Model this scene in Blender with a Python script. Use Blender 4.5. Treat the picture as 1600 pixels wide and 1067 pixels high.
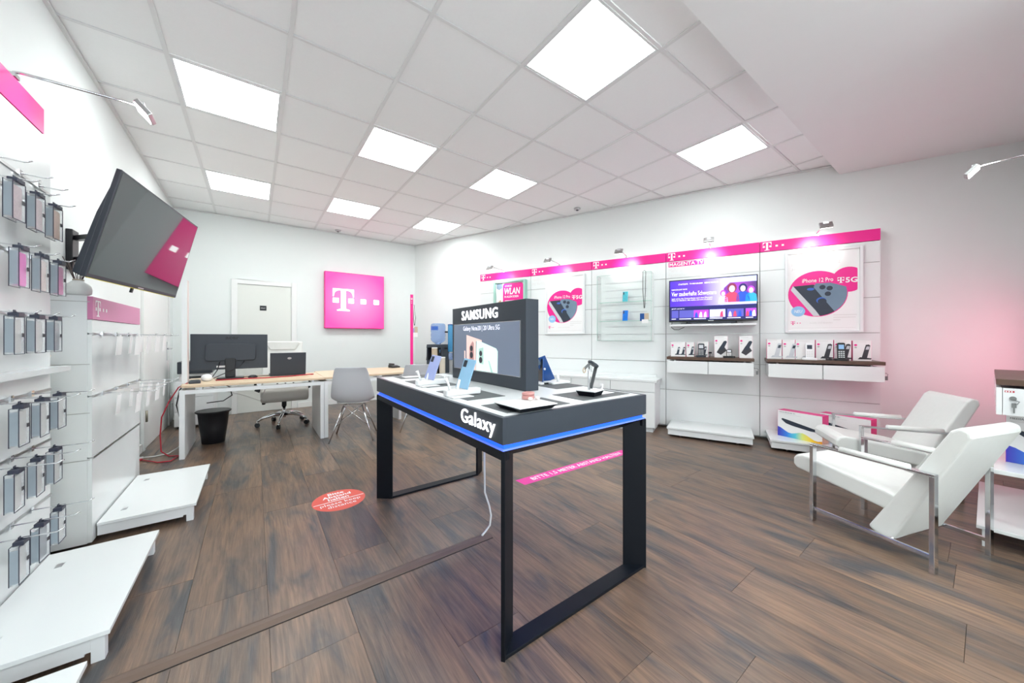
import bpy, bmesh, math, random
from mathutils import Vector, Matrix
random.seed(7)
for o in list(bpy.data.objects): bpy.data.objects.remove(o)
SC = bpy.context.scene
COL = SC.collection
PI = math.pi

# ------------------------------------------------------------------ camera
# room axes: x runs along the back wall, y along the left wall, camera stands at x=0 y=0
YAW = 0.6338
cam = bpy.data.cameras.new('camera'); camo = bpy.data.objects.new('camera', cam); COL.objects.link(camo)
camo.location = (0, 0, 1.2); camo.rotation_euler = (PI/2, 0, -YAW)
cam.sensor_width = 36; cam.lens = 546.7/1600*36
cam.shift_y = (533.5-528.4)/1600*-1
cam.clip_start = 0.05; cam.clip_end = 60
SC.camera = camo

# ------------------------------------------------------------------ world, daylight, exposure
w = bpy.data.worlds.new('world'); SC.world = w; w.use_nodes = True
bg = w.node_tree.nodes['Background']; bg.inputs[0].default_value = (0.80, 0.90, 1.0, 1); bg.inputs[1].default_value = 1.0
LED = 12.0
def area(name, loc, rot, sx, sy, e, col=(1, 1, 1)):
    l = bpy.data.lights.new(name, 'AREA'); l.shape = 'RECTANGLE'; l.size = sx; l.size_y = sy; l.energy = e; l.color = col
    o = bpy.data.objects.new(name, l); COL.objects.link(o); o.location = loc; o.rotation_euler = rot; return o
# daylight coming in through the shop window behind the camera
area('window_daylight', (1.0, -2.50, 1.55), (PI/2, 0, 0), 3.5, 2.3, 50, (0.90, 0.98, 1.0))
vs = SC.view_settings
vs.view_transform = 'Standard'; vs.look = 'None'; vs.gamma = 1; vs.use_curve_mapping = False
vs.exposure = 0.31

# ------------------------------------------------------------------ materials
MATS = {}
def mat(name, col=(0.8, 0.8, 0.8), rough=0.5, metal=0.0, emit=None, es=1.0, alpha=1.0, trans=0.0, ior=1.45, noise=0.0, nscale=30, bump=0.0, coat=0.0, spec=0.5):
    m = bpy.data.materials.new(name); m.use_nodes = True
    nt = m.node_tree; b = nt.nodes['Principled BSDF']
    b.inputs['Base Color'].default_value = (*col, 1); b.inputs['Roughness'].default_value = rough
    b.inputs['Metallic'].default_value = metal; b.inputs['IOR'].default_value = ior
    b.inputs['Transmission Weight'].default_value = trans; b.inputs['Alpha'].default_value = alpha
    b.inputs['Coat Weight'].default_value = coat; b.inputs['Specular IOR Level'].default_value = spec
    if emit:
        b.inputs['Emission Color'].default_value = (*emit, 1); b.inputs['Emission Strength'].default_value = es
    if noise > 0 or bump > 0:
        tc = nt.nodes.new('ShaderNodeTexCoord'); n = nt.nodes.new('ShaderNodeTexNoise')
        n.inputs['Scale'].default_value = nscale; n.inputs['Detail'].default_value = 4
        nt.links.new(tc.outputs['Object'], n.inputs['Vector'])
        if noise > 0:
            mx = nt.nodes.new('ShaderNodeMix'); mx.data_type = 'RGBA'
            mx.inputs[6].default_value = (*[c*(1-noise) for c in col], 1); mx.inputs[7].default_value = (*[min(1, c*(1+noise)) for c in col], 1)
            nt.links.new(n.outputs['Fac'], mx.inputs[0]); nt.links.new(mx.outputs[2], b.inputs['Base Color'])
        if bump > 0:
            bp = nt.nodes.new('ShaderNodeBump'); bp.inputs['Strength'].default_value = bump; bp.inputs['Distance'].default_value = 0.01
            nt.links.new(n.outputs['Fac'], bp.inputs['Height']); nt.links.new(bp.outputs['Normal'], b.inputs['Normal'])
    MATS[name] = m; return m
MAG = (0.86, 0.012, 0.28)
mat('wall', (0.80, 0.835, 0.825), 0.8, noise=0.015, nscale=6, bump=0.03)
mat('soffit', (0.86, 0.86, 0.86), 0.85, noise=0.01, nscale=5)
mat('tile', (0.93, 0.945, 0.945), 0.9, noise=0.015, nscale=60, bump=0.02)
mat('gridbar', (0.80, 0.81, 0.81), 0.6, noise=0.02)
mat('white_gloss', (0.80, 0.83, 0.83), 0.16, noise=0.01, nscale=4)
mat('white_satin', (0.80, 0.82, 0.83), 0.35, noise=0.01, nscale=8)
mat('white_plastic', (0.85, 0.86, 0.87), 0.4, noise=0.01)
mat('paper', (0.88, 0.88, 0.88), 0.7, noise=0.01)
mat('door', (0.76, 0.78, 0.74), 0.5, noise=0.01, nscale=4)
mat('trimwhite', (0.84, 0.85, 0.84), 0.5, noise=0.01)
mat('magenta', MAG, 0.35, noise=0.02, nscale=10)
m_ = mat('magenta_glow', MAG, 0.4, emit=(1.0, 0.2, 0.5), es=0.72)
def glow_face(m):          # backlit acrylic: the lamps inside make the middle paler
    nt = m.node_tree; tc = nt.nodes.new('ShaderNodeTexCoord'); mp = nt.nodes.new('ShaderNodeMapping'); gr = nt.nodes.new('ShaderNodeTexGradient'); gr.gradient_type = 'SPHERICAL'
    mp.inputs['Location'].default_value = (-0.85, 0, -0.85); mp.inputs['Scale'].default_value = (1.7, 0, 1.7); r = nt.nodes.new('ShaderNodeValToRGB')
    r.color_ramp.elements[0].position = 0.0; r.color_ramp.elements[0].color = (1.0, 0.10, 0.27, 1); r.color_ramp.elements[1].position = 0.9; r.color_ramp.elements[1].color = (1.0, 0.46, 0.57, 1)
    nt.links.new(tc.outputs['Generated'], mp.inputs[0]); nt.links.new(mp.outputs[0], gr.inputs[0]); nt.links.new(gr.outputs['Fac'], r.inputs[0]); nt.links.new(r.outputs[0], nt.nodes['Principled BSDF'].inputs['Emission Color'])
glow_face(m_)
mat('glow_white', (1, 1, 1), 0.4, emit=(1, 1, 1), es=2.2)
mat('logo_white', (0.93, 0.93, 0.93), 0.5, noise=0.005)
mat('led', (1, 1, 1), 0.5, emit=(0.94, 1.0, 0.99), es=LED)
mat('led_entrance', (1, 1, 1), 0.5, emit=(0.94, 1.0, 0.99), es=LED*1.4)
mat('lamp_glow', (1, 1, 1), 0.5, emit=(1.0, 0.97, 0.92), es=25)
mat('charcoal', (0.036, 0.046, 0.062), 0.42, noise=0.06, nscale=12)
mat('table_top', (0.80, 0.83, 0.84), 0.25, noise=0.01)
mat('black_metal', (0.005, 0.007, 0.011), 0.45, noise=0.1, nscale=20, spec=0.25)
mat('mat_grey', (0.10, 0.11, 0.115), 0.6, noise=0.05)
mat('blue_glow', (0.02, 0.12, 0.9), 0.4, emit=(0.008, 0.09, 1.0), es=1.15)
mat('blue_glow_soft', (0.2, 0.3, 0.9), 0.4, emit=(0.06, 0.13, 0.95), es=0.6)
mat('letter_glow', (1, 1, 1), 0.4, emit=(0.95, 0.95, 1), es=1.6)
mat('screen_grey', (0.10, 0.12, 0.16), 0.25, emit=(0.10, 0.125, 0.175), es=0.9)
mat('silver', (0.62, 0.63, 0.65), 0.3, 0.9, noise=0.03)
mat('chrome', (0.72, 0.73, 0.75), 0.09, 1.0, noise=0.02)
mat('steel', (0.50, 0.50, 0.50), 0.3, 1.0, noise=0.04)
mat('leather', (0.76, 0.775, 0.75), 0.42, noise=0.02, nscale=25, bump=0.12)
mat('seat_grey', (0.52, 0.51, 0.51), 0.6, noise=0.03)
mat('office_fabric', (0.66, 0.64, 0.60), 0.55, noise=0.03, bump=0.1)
mat('shell', (0.60, 0.62, 0.66), 0.38, noise=0.01)
mat('black_plastic', (0.014, 0.015, 0.018), 0.35, noise=0.1)
mat('dark_plastic', (0.035, 0.042, 0.055), 0.4, noise=0.05)
mat('tv_screen', (0.026, 0.036, 0.041), 0.03, noise=0.01, spec=0.5, ior=1.85)
mat('cable_red', (0.45, 0.02, 0.04), 0.5, noise=0.05)
mat('cable_white', (0.75, 0.75, 0.74), 0.5, noise=0.02)
mat('cable_black', (0.02, 0.02, 0.025), 0.5, noise=0.05)
mat('beech', (0.72, 0.56, 0.39), 0.4, noise=0.08, nscale=14)
mat('dull_metal', (0.22, 0.23, 0.23), 0.45, 0.4, noise=0.05)
mat('walnut', (0.11, 0.065, 0.045), 0.4, noise=0.25, nscale=18)
mat('duct', (0.155, 0.105, 0.08), 0.5, noise=0.08, nscale=12)
mat('glass', (0.92, 0.98, 0.96), 0.02, trans=1.0, ior=1.08, alpha=0.35)
mat('glass_edge', (0.35, 0.60, 0.52), 0.1, noise=0.02)
mat('clear_pack', (0.80, 0.85, 0.88), 0.08, alpha=0.30)
mat('water', (0.45, 0.60, 0.88), 0.05, trans=0.75, ior=1.2)
mat('cup_tube', (0.06, 0.32, 0.60), 0.15, alpha=0.8)
mat('cups', (0.66, 0.60, 0.50), 0.6, noise=0.05)
mat('tan', (0.55, 0.45, 0.33), 0.5, noise=0.05)
mat('sticker_red', (0.75, 0.10, 0.07), 0.45, noise=0.03)
mat('sticker_pink', (0.80, 0.035, 0.33), 0.45, noise=0.03)
mat('print_grey', (0.52, 0.50, 0.49), 0.6, noise=0.02)
mat('print_light', (0.72, 0.71, 0.70), 0.6, noise=0.02)
mat('print_dark', (0.05, 0.05, 0.06), 0.6, noise=0.05)
mat('sky_blue', (0.30, 0.55, 0.85), 0.5, noise=0.02)
mat('phone_blue', (0.28, 0.50, 0.70), 0.12, noise=0.10, nscale=25)
mat('phone_lilac', (0.40, 0.46, 0.78), 0.12, noise=0.06, nscale=25)
mat('phone_navy', (0.025, 0.09, 0.30), 0.2, noise=0.1)
mat('phone_sky', (0.02, 0.20, 0.75), 0.15, noise=0.3, nscale=40)
mat('phone_mint', (0.10, 0.50, 0.60), 0.15, noise=0.4, nscale=50)
mat('rose', (0.62, 0.30, 0.28), 0.35, noise=0.05)
mat('pearl', (0.80, 0.72, 0.68), 0.3, noise=0.03)
mat('pic_rose', (0.62, 0.40, 0.36), 0.5, emit=(0.88, 0.68, 0.64), es=0.58)
mat('pic_rose_dark', (0.35, 0.18, 0.17), 0.5, emit=(0.45, 0.25, 0.25), es=0.6)
mat('pic_mint', (0.52, 0.68, 0.62), 0.5, emit=(0.78, 0.92, 0.86), es=0.58)
mat('pic_mint_dark', (0.40, 0.58, 0.52), 0.5, emit=(0.45, 0.68, 0.62), es=0.4)
mat('pic_dark', (0.03, 0.03, 0.04), 0.4, emit=(0.03, 0.03, 0.04), es=0.5)
mat('art_navy', (0.030, 0.042, 0.065), 0.5, noise=0.1)
mat('art_steel', (0.17, 0.25, 0.34), 0.5, noise=0.15, nscale=8)
mat('art_silver', (0.60, 0.62, 0.66), 0.5, noise=0.1)
mat('art_blue', (0.05, 0.15, 0.55), 0.5, noise=0.1)
mat('skin_print', (0.55, 0.33, 0.22), 0.6, noise=0.1)
mat('olive', (0.36, 0.38, 0.20), 0.6, noise=0.05)
mat('reed', (0.10, 0.07, 0.065), 0.7, noise=0.1)
mat('ceramic', (0.82, 0.83, 0.82), 0.35, noise=0.01)
mat('pink_case', (0.75, 0.12, 0.42), 0.35, noise=0.05)
mat('hot_case', (0.85, 0.05, 0.55), 0.35, noise=0.05)
mat('glitter', (0.55, 0.40, 0.42), 0.35, noise=0.35, nscale=180)
mat('peach_case', (0.75, 0.48, 0.36), 0.35, noise=0.1)
mat('rosy_clear', (0.80, 0.66, 0.63), 0.3, noise=0.05)
mat('side_tint', (0.36, 0.42, 0.47), 0.3, alpha=0.75, noise=0.05)
mat('smoke_case', (0.22, 0.24, 0.27), 0.25, noise=0.1)
mat('grey_case', (0.62, 0.62, 0.60), 0.35, noise=0.12, nscale=20)
mat('clip_dark', (0.035, 0.04, 0.065), 0.4, noise=0.1)
mat('rug_dark', (0.02, 0.018, 0.018), 0.8, noise=0.1)
mat('hinge', (0.30, 0.28, 0.22), 0.35, 0.8, noise=0.05)
mat('yellow_edge', (0.75, 0.65, 0.05), 0.5, noise=0.02)
mat('scr_white', (0.9, 0.9, 0.95), 0.5, emit=(0.80, 0.80, 1.0), es=0.9)
mat('scr_navy', (0.01, 0.01, 0.06), 0.3, emit=(0.012, 0.014, 0.12), es=1.0)
mat('scr_pale', (0.5, 0.5, 0.9), 0.3, emit=(0.45, 0.50, 0.95), es=0.9)
mat('scr_red', (0.5, 0.05, 0.1), 0.3, emit=(0.45, 0.04, 0.12), es=0.9)
mat('scr_hair', (0.2, 0.03, 0.06), 0.3, emit=(0.16, 0.025, 0.07), es=0.9)
mat('scr_skin', (0.7, 0.5, 0.6), 0.3, emit=(0.75, 0.50, 0.66), es=0.9)
mat('scr_blue', (0.02, 0.06, 0.5), 0.3, emit=(0.015, 0.07, 0.50), es=0.9)
mat('scr_teal', (0.02, 0.3, 0.5), 0.3, emit=(0.02, 0.28, 0.50), es=0.9)
mat('scr_magenta', (0.4, 0.05, 0.6), 0.3, emit=(0.32, 0.05, 0.52), es=0.9)
mat('scr_tile', (0.1, 0.1, 0.4), 0.3, emit=(0.055, 0.055, 0.30), es=0.9)

def gradient_mat(name, axis, stops, emit=0.0, rough=0.4, rot=0.0):
    """printed or displayed picture with a colour run along one object axis (0..1 = generated)"""
    m = bpy.data.materials.new(name); m.use_nodes = True; nt = m.node_tree; b = nt.nodes['Principled BSDF']
    tc = nt.nodes.new('ShaderNodeTexCoord'); sp = nt.nodes.new('ShaderNodeSeparateXYZ'); r = nt.nodes.new('ShaderNodeValToRGB')
    nt.links.new(tc.outputs['Generated'], sp.inputs[0])
    if rot:
        mm = nt.nodes.new('ShaderNodeMath'); mm.operation = 'MULTIPLY_ADD'; mm.inputs[1].default_value = rot
        nt.links.new(sp.outputs['XYZ'.index('Z' if axis == 'X' else 'X')], mm.inputs[0]); nt.links.new(sp.outputs['XYZ'.index(axis)], mm.inputs[2])
        nt.links.new(mm.outputs[0], r.inputs[0])
    else:
        nt.links.new(sp.outputs['XYZ'.index(axis)], r.inputs[0])
    cr = r.color_ramp
    while len(cr.elements) < len(stops): cr.elements.new(0.5)
    for e, (p, c) in zip(cr.elements, stops): e.position = p; e.color = (*c, 1)
    nt.links.new(r.outputs[0], b.inputs['Base Color']); b.inputs['Roughness'].default_value = rough
    if emit: nt.links.new(r.outputs[0], b.inputs['Emission Color']); b.inputs['Emission Strength'].default_value = emit
    MATS[name] = m
gradient_mat('scr_purple', 'X', [(0.0, (0.055, 0.02, 0.40)), (0.40, (0.14, 0.05, 0.62)), (0.62, (0.42, 0.40, 0.90)), (1.0, (0.40, 0.45, 0.92))], emit=0.9)
gradient_mat('scr_scene', 'X', [(0.0, (0.12, 0.02, 0.22)), (0.5, (0.25, 0.04, 0.40)), (1.0, (0.05, 0.02, 0.12))], emit=0.9)
gradient_mat('rainbow', 'X', [(0.0, (0.06, 0.04, 0.50)), (0.22, (0.04, 0.22, 0.75)), (0.42, (0.10, 0.60, 0.70)), (0.58, (0.75, 0.80, 0.20)), (0.8, (0.95, 0.62, 0.02)), (1.0, (0.85, 0.30, 0.01))])

def wood_floor():
    m = bpy.data.materials.new('floor_wood'); m.use_nodes = True; nt = m.node_tree; N = nt.nodes; L = nt.links; b = N['Principled BSDF']
    tc = N.new('ShaderNodeTexCoord'); oi = N.new('ShaderNodeObjectInfo')
    add = N.new('ShaderNodeVectorMath'); add.operation = 'MULTIPLY_ADD'
    cmb = N.new('ShaderNodeCombineXYZ')
    for i, k in enumerate((17.0, 41.0, 9.0)):
        mu = N.new('ShaderNodeMath'); mu.operation = 'MULTIPLY'; mu.inputs[1].default_value = k; L.new(oi.outputs['Random'], mu.inputs[0]); L.new(mu.outputs[0], cmb.inputs[i])
    add.inputs[1].default_value = (1, 1, 1); L.new(tc.outputs['Object'], add.inputs[0]); L.new(cmb.outputs[0], add.inputs[2])
    def noise(sc, scale, detail, dist=0.0, rough=0.55):
        mp = N.new('ShaderNodeMapping'); mp.inputs['Scale'].default_value = sc; L.new(add.outputs[0], mp.inputs[0])
        n = N.new('ShaderNodeTexNoise'); n.inputs['Scale'].default_value = scale; n.inputs['Detail'].default_value = detail
        n.inputs['Distortion'].default_value = dist; n.inputs['Roughness'].default_value = rough; L.new(mp.outputs[0], n.inputs[0]); return n
    big = noise((4.2, 0.95, 1), 1.8, 4, 0.9); grain = noise((26, 1.3, 1), 3.0, 6, 0.8); fine = noise((120, 4, 1), 3.0, 3)
    r1 = N.new('ShaderNodeValToRGB'); cr = r1.color_ramp
    cr.elements[0].position = 0.34; cr.elements[0].color = (0.064, 0.063, 0.065, 1)
    cr.elements[1].position = 0.62; cr.elements[1].color = (0.205, 0.132, 0.088, 1)
    e = cr.elements.new(0.47); e.color = (0.145, 0.102, 0.077, 1)
    L.new(big.outputs['Fac'], r1.inputs[0])
    r2 = N.new('ShaderNodeValToRGB'); cr = r2.color_ramp
    cr.elements[0].position = 0.30; cr.elements[0].color = (0.64, 0.64, 0.66, 1); cr.elements[1].position = 0.68; cr.elements[1].color = (1.28, 1.25, 1.22, 1)
    L.new(grain.outputs['Fac'], r2.inputs[0])
    mx = N.new('ShaderNodeMix'); mx.data_type = 'RGBA'; mx.blend_type = 'MULTIPLY'; mx.inputs[0].default_value = 1
    L.new(r1.outputs[0], mx.inputs[6]); L.new(r2.outputs[0], mx.inputs[7])
    r3 = N.new('ShaderNodeMapRange'); r3.inputs[3].default_value = 0.85; r3.inputs[4].default_value = 1.18; L.new(oi.outputs['Random'], r3.inputs[0])
    hs = N.new('ShaderNodeHueSaturation'); L.new(r3.outputs[0], hs.inputs['Value']); L.new(mx.outputs[2], hs.inputs['Color'])
    L.new(hs.outputs[0], b.inputs['Base Color'])
    b.inputs['Roughness'].default_value = 0.30; b.inputs['Specular IOR Level'].default_value = 0.5
    ad = N.new('ShaderNodeMath'); ad.operation = 'ADD'; L.new(grain.outputs['Fac'], ad.inputs[0]); L.new(fine.outputs['Fac'], ad.inputs[1])
    bp = N.new('ShaderNodeBump'); bp.inputs['Strength'].default_value = 0.16; bp.inputs['Distance'].default_value = 0.006
    L.new(ad.outputs[0], bp.inputs['Height']); L.new(bp.outputs[0], b.inputs['Normal'])
    MATS['floor_wood'] = m
wood_floor()

# ------------------------------------------------------------------ helpers
class MB:
    def __init__(s): s.v = []; s.f = []; s.sm = []
    def add(s, vs_, fs, smooth=False):
        k = len(s.v); s.v += [tuple(p) for p in vs_]; s.f += [tuple(i+k for i in f) for f in fs]; s.sm += [smooth]*len(fs); return s
    def box(s, x0, x1, y0, y1, z0, z1, M=None):
        p = [(x, y, z) for z in (z0, z1) for y in (y0, y1) for x in (x0, x1)]
        if M is not None: p = [tuple(M @ Vector(q)) for q in p]
        return s.add(p, [(0, 2, 3, 1), (4, 5, 7, 6), (0, 1, 5, 4), (2, 6, 7, 3), (0, 4, 6, 2), (1, 3, 7, 5)])
    def cyl(s, a, b, r, r2=None, seg=12, cap=True):
        a = Vector(a); b = Vector(b); r2 = r if r2 is None else r2
        d = (b-a).normalized(); u = d.orthogonal().normalized(); v = d.cross(u)
        p = []
        for c, rr in ((a, r), (b, r2)):
            for i in range(seg):
                t = 2*PI*i/seg; p.append(c+u*math.cos(t)*rr+v*math.sin(t)*rr)
        s.add(p, [(i, (i+1) % seg, seg+(i+1) % seg, seg+i) for i in range(seg)], True)
        if cap: s.add(p, [tuple(range(seg-1, -1, -1)), tuple(range(seg, 2*seg))])
        return s
    def tube(s, pts, r, seg=8, rs=None):
        pts = [Vector(p) for p in pts]; n = len(pts); rings = []
        u = None
        for i, p in enumerate(pts):
            d = (pts[min(i+1, n-1)]-pts[max(i-1, 0)]).normalized()
            if u is None: u = d.orthogonal().normalized()
            else: u = (u-d*u.dot(d)).normalized()
            v = d.cross(u); rr = rs[i] if rs else r
            rings.append([p+u*math.cos(2*PI*k/seg)*rr+v*math.sin(2*PI*k/seg)*rr for k in range(seg)])
        P = [q for R_ in rings for q in R_]
        s.add(P, [(i*seg+k, i*seg+(k+1) % seg, (i+1)*seg+(k+1) % seg, (i+1)*seg+k) for i in range(n-1) for k in range(seg)], True)
        s.add(P, [tuple(range(seg-1, -1, -1)), tuple(range((n-1)*seg, n*seg))]); return s
    def bars(s, pts, w, h):
        """square section bar through points"""
        for a, b in zip(pts[:-1], pts[1:]): s.bar(a, b, w, h)
        return s
    def bar(s, a, b, w, h=None, up=(0, 0, 1)):
        h = w if h is None else h
        a = Vector(a); b = Vector(b); d = (b-a).normalized(); up = Vector(up)
        if abs(d.dot(up)) > 0.99: up = Vector((0, 1, 0))
        x = d.cross(up).normalized(); y = x.cross(d)
        p = [c+x*i*w/2+y*j*h/2 for c in (a, b) for i, j in ((-1, -1), (1, -1), (1, 1), (-1, 1))]
        return s.add(p, [(3, 2, 1, 0), (4, 5, 6, 7), (0, 1, 5, 4), (1, 2, 6, 5), (2, 3, 7, 6), (3, 0, 4, 7)])
    def lathe(s, prof, c=(0, 0, 0), seg=20, sx=1, sy=1):
        n = len(prof); P = [(c[0]+r*sx*math.cos(2*PI*k/seg), c[1]+r*sy*math.sin(2*PI*k/seg), c[2]+z) for r, z in prof for k in range(seg)]
        s.add(P, [(i*seg+k, i*seg+(k+1) % seg, (i+1)*seg+(k+1) % seg, (i+1)*seg+k) for i in range(n-1) for k in range(seg)], True)
        s.add(P, [tuple(range(seg-1, -1, -1)), tuple(range((n-1)*seg, n*seg))]); return s
    def prism(s, poly, fn, a, b):
        """poly: 2D points, fn(u,v,w)->xyz, extruded from w=a to w=b"""
        n = len(poly); P = [fn(u, v, a) for u, v in poly]+[fn(u, v, b) for u, v in poly]
        return s.add(P, [tuple(range(n-1, -1, -1)), tuple(range(n, 2*n))]+[(i, (i+1) % n, n+(i+1) % n, n+i) for i in range(n)])
    def flat(s, poly, y):                      # polygon in the xz plane facing -y
        return s.add([(u, y, v) for u, v in poly], [tuple(range(len(poly)))])
    def rect(s, x0, x1, z0, z1, y): return s.flat([(x0, z0), (x1, z0), (x1, z1), (x0, z1)], y)
    def disc(s, cx, cz, rx, rz, y, seg=28): return s.flat([(cx+rx*math.cos(2*PI*i/seg), cz+rz*math.sin(2*PI*i/seg)) for i in range(seg)], y)
    def build(s, name, m, parent=None, bevel=0, seg=2, loc=None, smooth=False, fix=True):
        me = bpy.data.meshes.new(name); me.from_pydata(s.v, [], s.f)
        for p, k in zip(me.polygons, s.sm): p.use_smooth = k or smooth
        if fix and len(s.f) > 1:
            b = bmesh.new(); b.from_mesh(me); bmesh.ops.remove_doubles(b, verts=b.verts, dist=1e-6); bmesh.ops.recalc_face_normals(b, faces=b.faces); b.to_mesh(me); b.free()
        me.materials.append(MATS[m]); o = bpy.data.objects.new(name, me); COL.objects.link(o)
        if bevel:
            md = o.modifiers.new('bevel', 'BEVEL'); md.width = bevel; md.segments = seg; md.limit_method = 'ANGLE'; md.angle_limit = math.radians(40)
        if parent: o.parent = parent
        if loc is not None: o.location = loc
        return o
def flatmesh(s, name, m, parent, loc=None):    # keeps the drawn winding (flat prints face -y)
    return s.build(name, m, parent, loc=loc, fix=False)
def tag(o, label=None, cat=None, group=None, kind=None):
    if label: o['label'] = label
    if cat: o['category'] = cat
    if group: o['group'] = group
    if kind: o['kind'] = kind
    return o
def empty(name, loc=(0, 0, 0), rz=0, label=None, cat=None, group=None, kind=None, parent=None):
    o = bpy.data.objects.new(name, None); COL.objects.link(o); o.location = loc; o.rotation_euler = (0, 0, rz); o.empty_display_size = 0.05
    if parent: o.parent = parent
    return tag(o, label, cat, group, kind)
def copy_tree(o, parent=None):
    c = o.copy(); COL.objects.link(c); c.parent = parent
    for ch in list(o.children): copy_tree(ch, c)
    return c
def rrect(cx, cz, w, h, r, n=4):
    p = []
    for sx, sz, a0 in ((1, 1, 0), (-1, 1, 90), (-1, -1, 180), (1, -1, 270)):
        for i in range(n+1):
            a = math.radians(a0+90*i/n); p.append((cx+sx*(w/2-r)+r*math.cos(a), cz+sz*(h/2-r)+r*math.sin(a)))
    return p
def text(name, body, m, parent, x0, z0, wdt, hgt, y, bold=0.0, depth=0.0, shear=0.0, res=2, floor=False, space=1.0):
    """lettering fitted into the box x0..x0+wdt, z0..z0+hgt, facing -y (or upwards on the floor)"""
    c = bpy.data.curves.new('lettering', 'FONT'); c.body = body; c.size = 1; c.offset = bold; c.resolution_u = res; c.shear = shear; c.space_line = 0.85; c.space_character = space
    if '\n' in body and floor: c.align_x = 'CENTER'
    t = bpy.data.objects.new('lettering', c); COL.objects.link(t)
    dg = bpy.context.evaluated_depsgraph_get(); me = bpy.data.meshes.new_from_object(t.evaluated_get(dg))
    bpy.data.objects.remove(t); bpy.data.curves.remove(c)
    if not me.vertices: return None
    xs = [v.co.x for v in me.vertices]; ys = [v.co.y for v in me.vertices]
    ax, bx, ay, by = min(xs), max(xs), min(ys), max(ys); kx = wdt/max(bx-ax, 1e-6); kz = hgt/max(by-ay, 1e-6)
    V = [((v.co.x-ax)*kx+x0, (v.co.y-ay)*kz+z0) for v in me.vertices]
    F = [tuple(p.vertices) for p in me.polygons]
    me2 = bpy.data.meshes.new(name)
    if floor: me2.from_pydata([(u, v, y) for u, v in V], [], F)
    elif depth:
        n = len(V); ed = {}
        for f in F:
            for i in range(len(f)):
                a, b = f[i], f[(i+1) % len(f)]; k = (min(a, b), max(a, b)); ed.setdefault(k, []).append((a, b))
        side = [(b, a, a+n, b+n) for l in ed.values() if len(l) == 1 for a, b in l]
        me2.from_pydata([(u, y-depth, v) for u, v in V]+[(u, y, v) for u, v in V], [], F+side)
    else: me2.from_pydata([(u, y, v) for u, v in V], [], F)
    me2.materials.append(MATS[m]); bpy.data.meshes.remove(me)
    o = bpy.data.objects.new(name, me2); COL.objects.link(o); o.parent = parent; return o
def t_logo(name, m, parent, x0, z0, h, y, dots=2, gap=0.45, step=0.67, dot_size=0.28):
    """slab serif T with a square either side and square dots to the right; z0 = foot, h = height"""
    w_ = h*0.88; b = MB()
    def P(l): return [(x0+w_/2+u*w_, z0+v*h) for u, v in l]
    half = [(-.5, 1), (-.5, .64), (-.455, .64), (-.44, .76), (-.40, .84), (-.32, .90), (-.22, .93), (-.115, .93)]
    b.flat(P(list(reversed(half))+[]), y)
    b.flat(P([(-u, v) for u, v in half]), y)
    b.flat(P([(-.115, .93), (-.115, .09), (.115, .09), (.115, .93), (.5, 1), (-.5, 1)][::1]), y)
    b.flat(P([(-.30, 0), (.30, 0), (.30, .045), (.115, .09), (-.115, .09), (-.30, .045)]), y)
    q = dot_size
    for u in (-.5, .5-q): b.flat(P([(u, .36), (u+q, .36), (u+q, .36+q*.80), (u, .36+q*.80)]), y)
    for i in range(dots):
        u = .5+gap+i*step
        if h > .2: b2 = MB(); b2.flat(P([(u, .36), (u+q, .36), (u+q, .36+q*.80), (u, .36+q*.80)]), y); flatmesh(b2, 'emblem_dot', m, parent); continue
        b.flat(P([(u, .36), (u+q, .36), (u+q, .36+q*.80), (u, .36+q*.80)]), y)
    return flatmesh(b, name, m, parent)

# ------------------------------------------------------------------ room geometry
CH = 3.1236; CELL = 2/3; GX0 = -1.1491; GY0 = 1.9547
XL = -0.97; YB = 7.08
P0 = Vector((2.703, 7.052, 0)); U = Vector((2.482, -6.005, 0)).normalized(); NRM = Vector((U.y, -U.x, 0)); RWA = math.atan2(U.y, U.x)
def RW(s, off, z=0): v = P0+U*s+NRM*off; return (v.x, v.y, z)
def rw_x(y): return P0.x+(y-P0.y)/U.y*U.x
YF = -2.6; YN = -0.46; XN = 3.05; SOFZ = 3.015; SOFY = 0.975
def clip(poly, p, nrm):                         # keep the side where (q-p).n >= 0
    out = []
    for i in range(len(poly)):
        a, b = Vector(poly[i]), Vector(poly[(i+1) % len(poly)]); da = (a-p).dot(nrm); db = (b-p).dot(nrm)
        if da >= 0: out.append((a.x, a.y))
        if (da >= 0) != (db >= 0): q = a.lerp(b, da/(da-db)); out.append((q.x, q.y))
    return out
P02 = Vector((P0.x, P0.y)); N2 = Vector((NRM.x, NRM.y))

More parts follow.
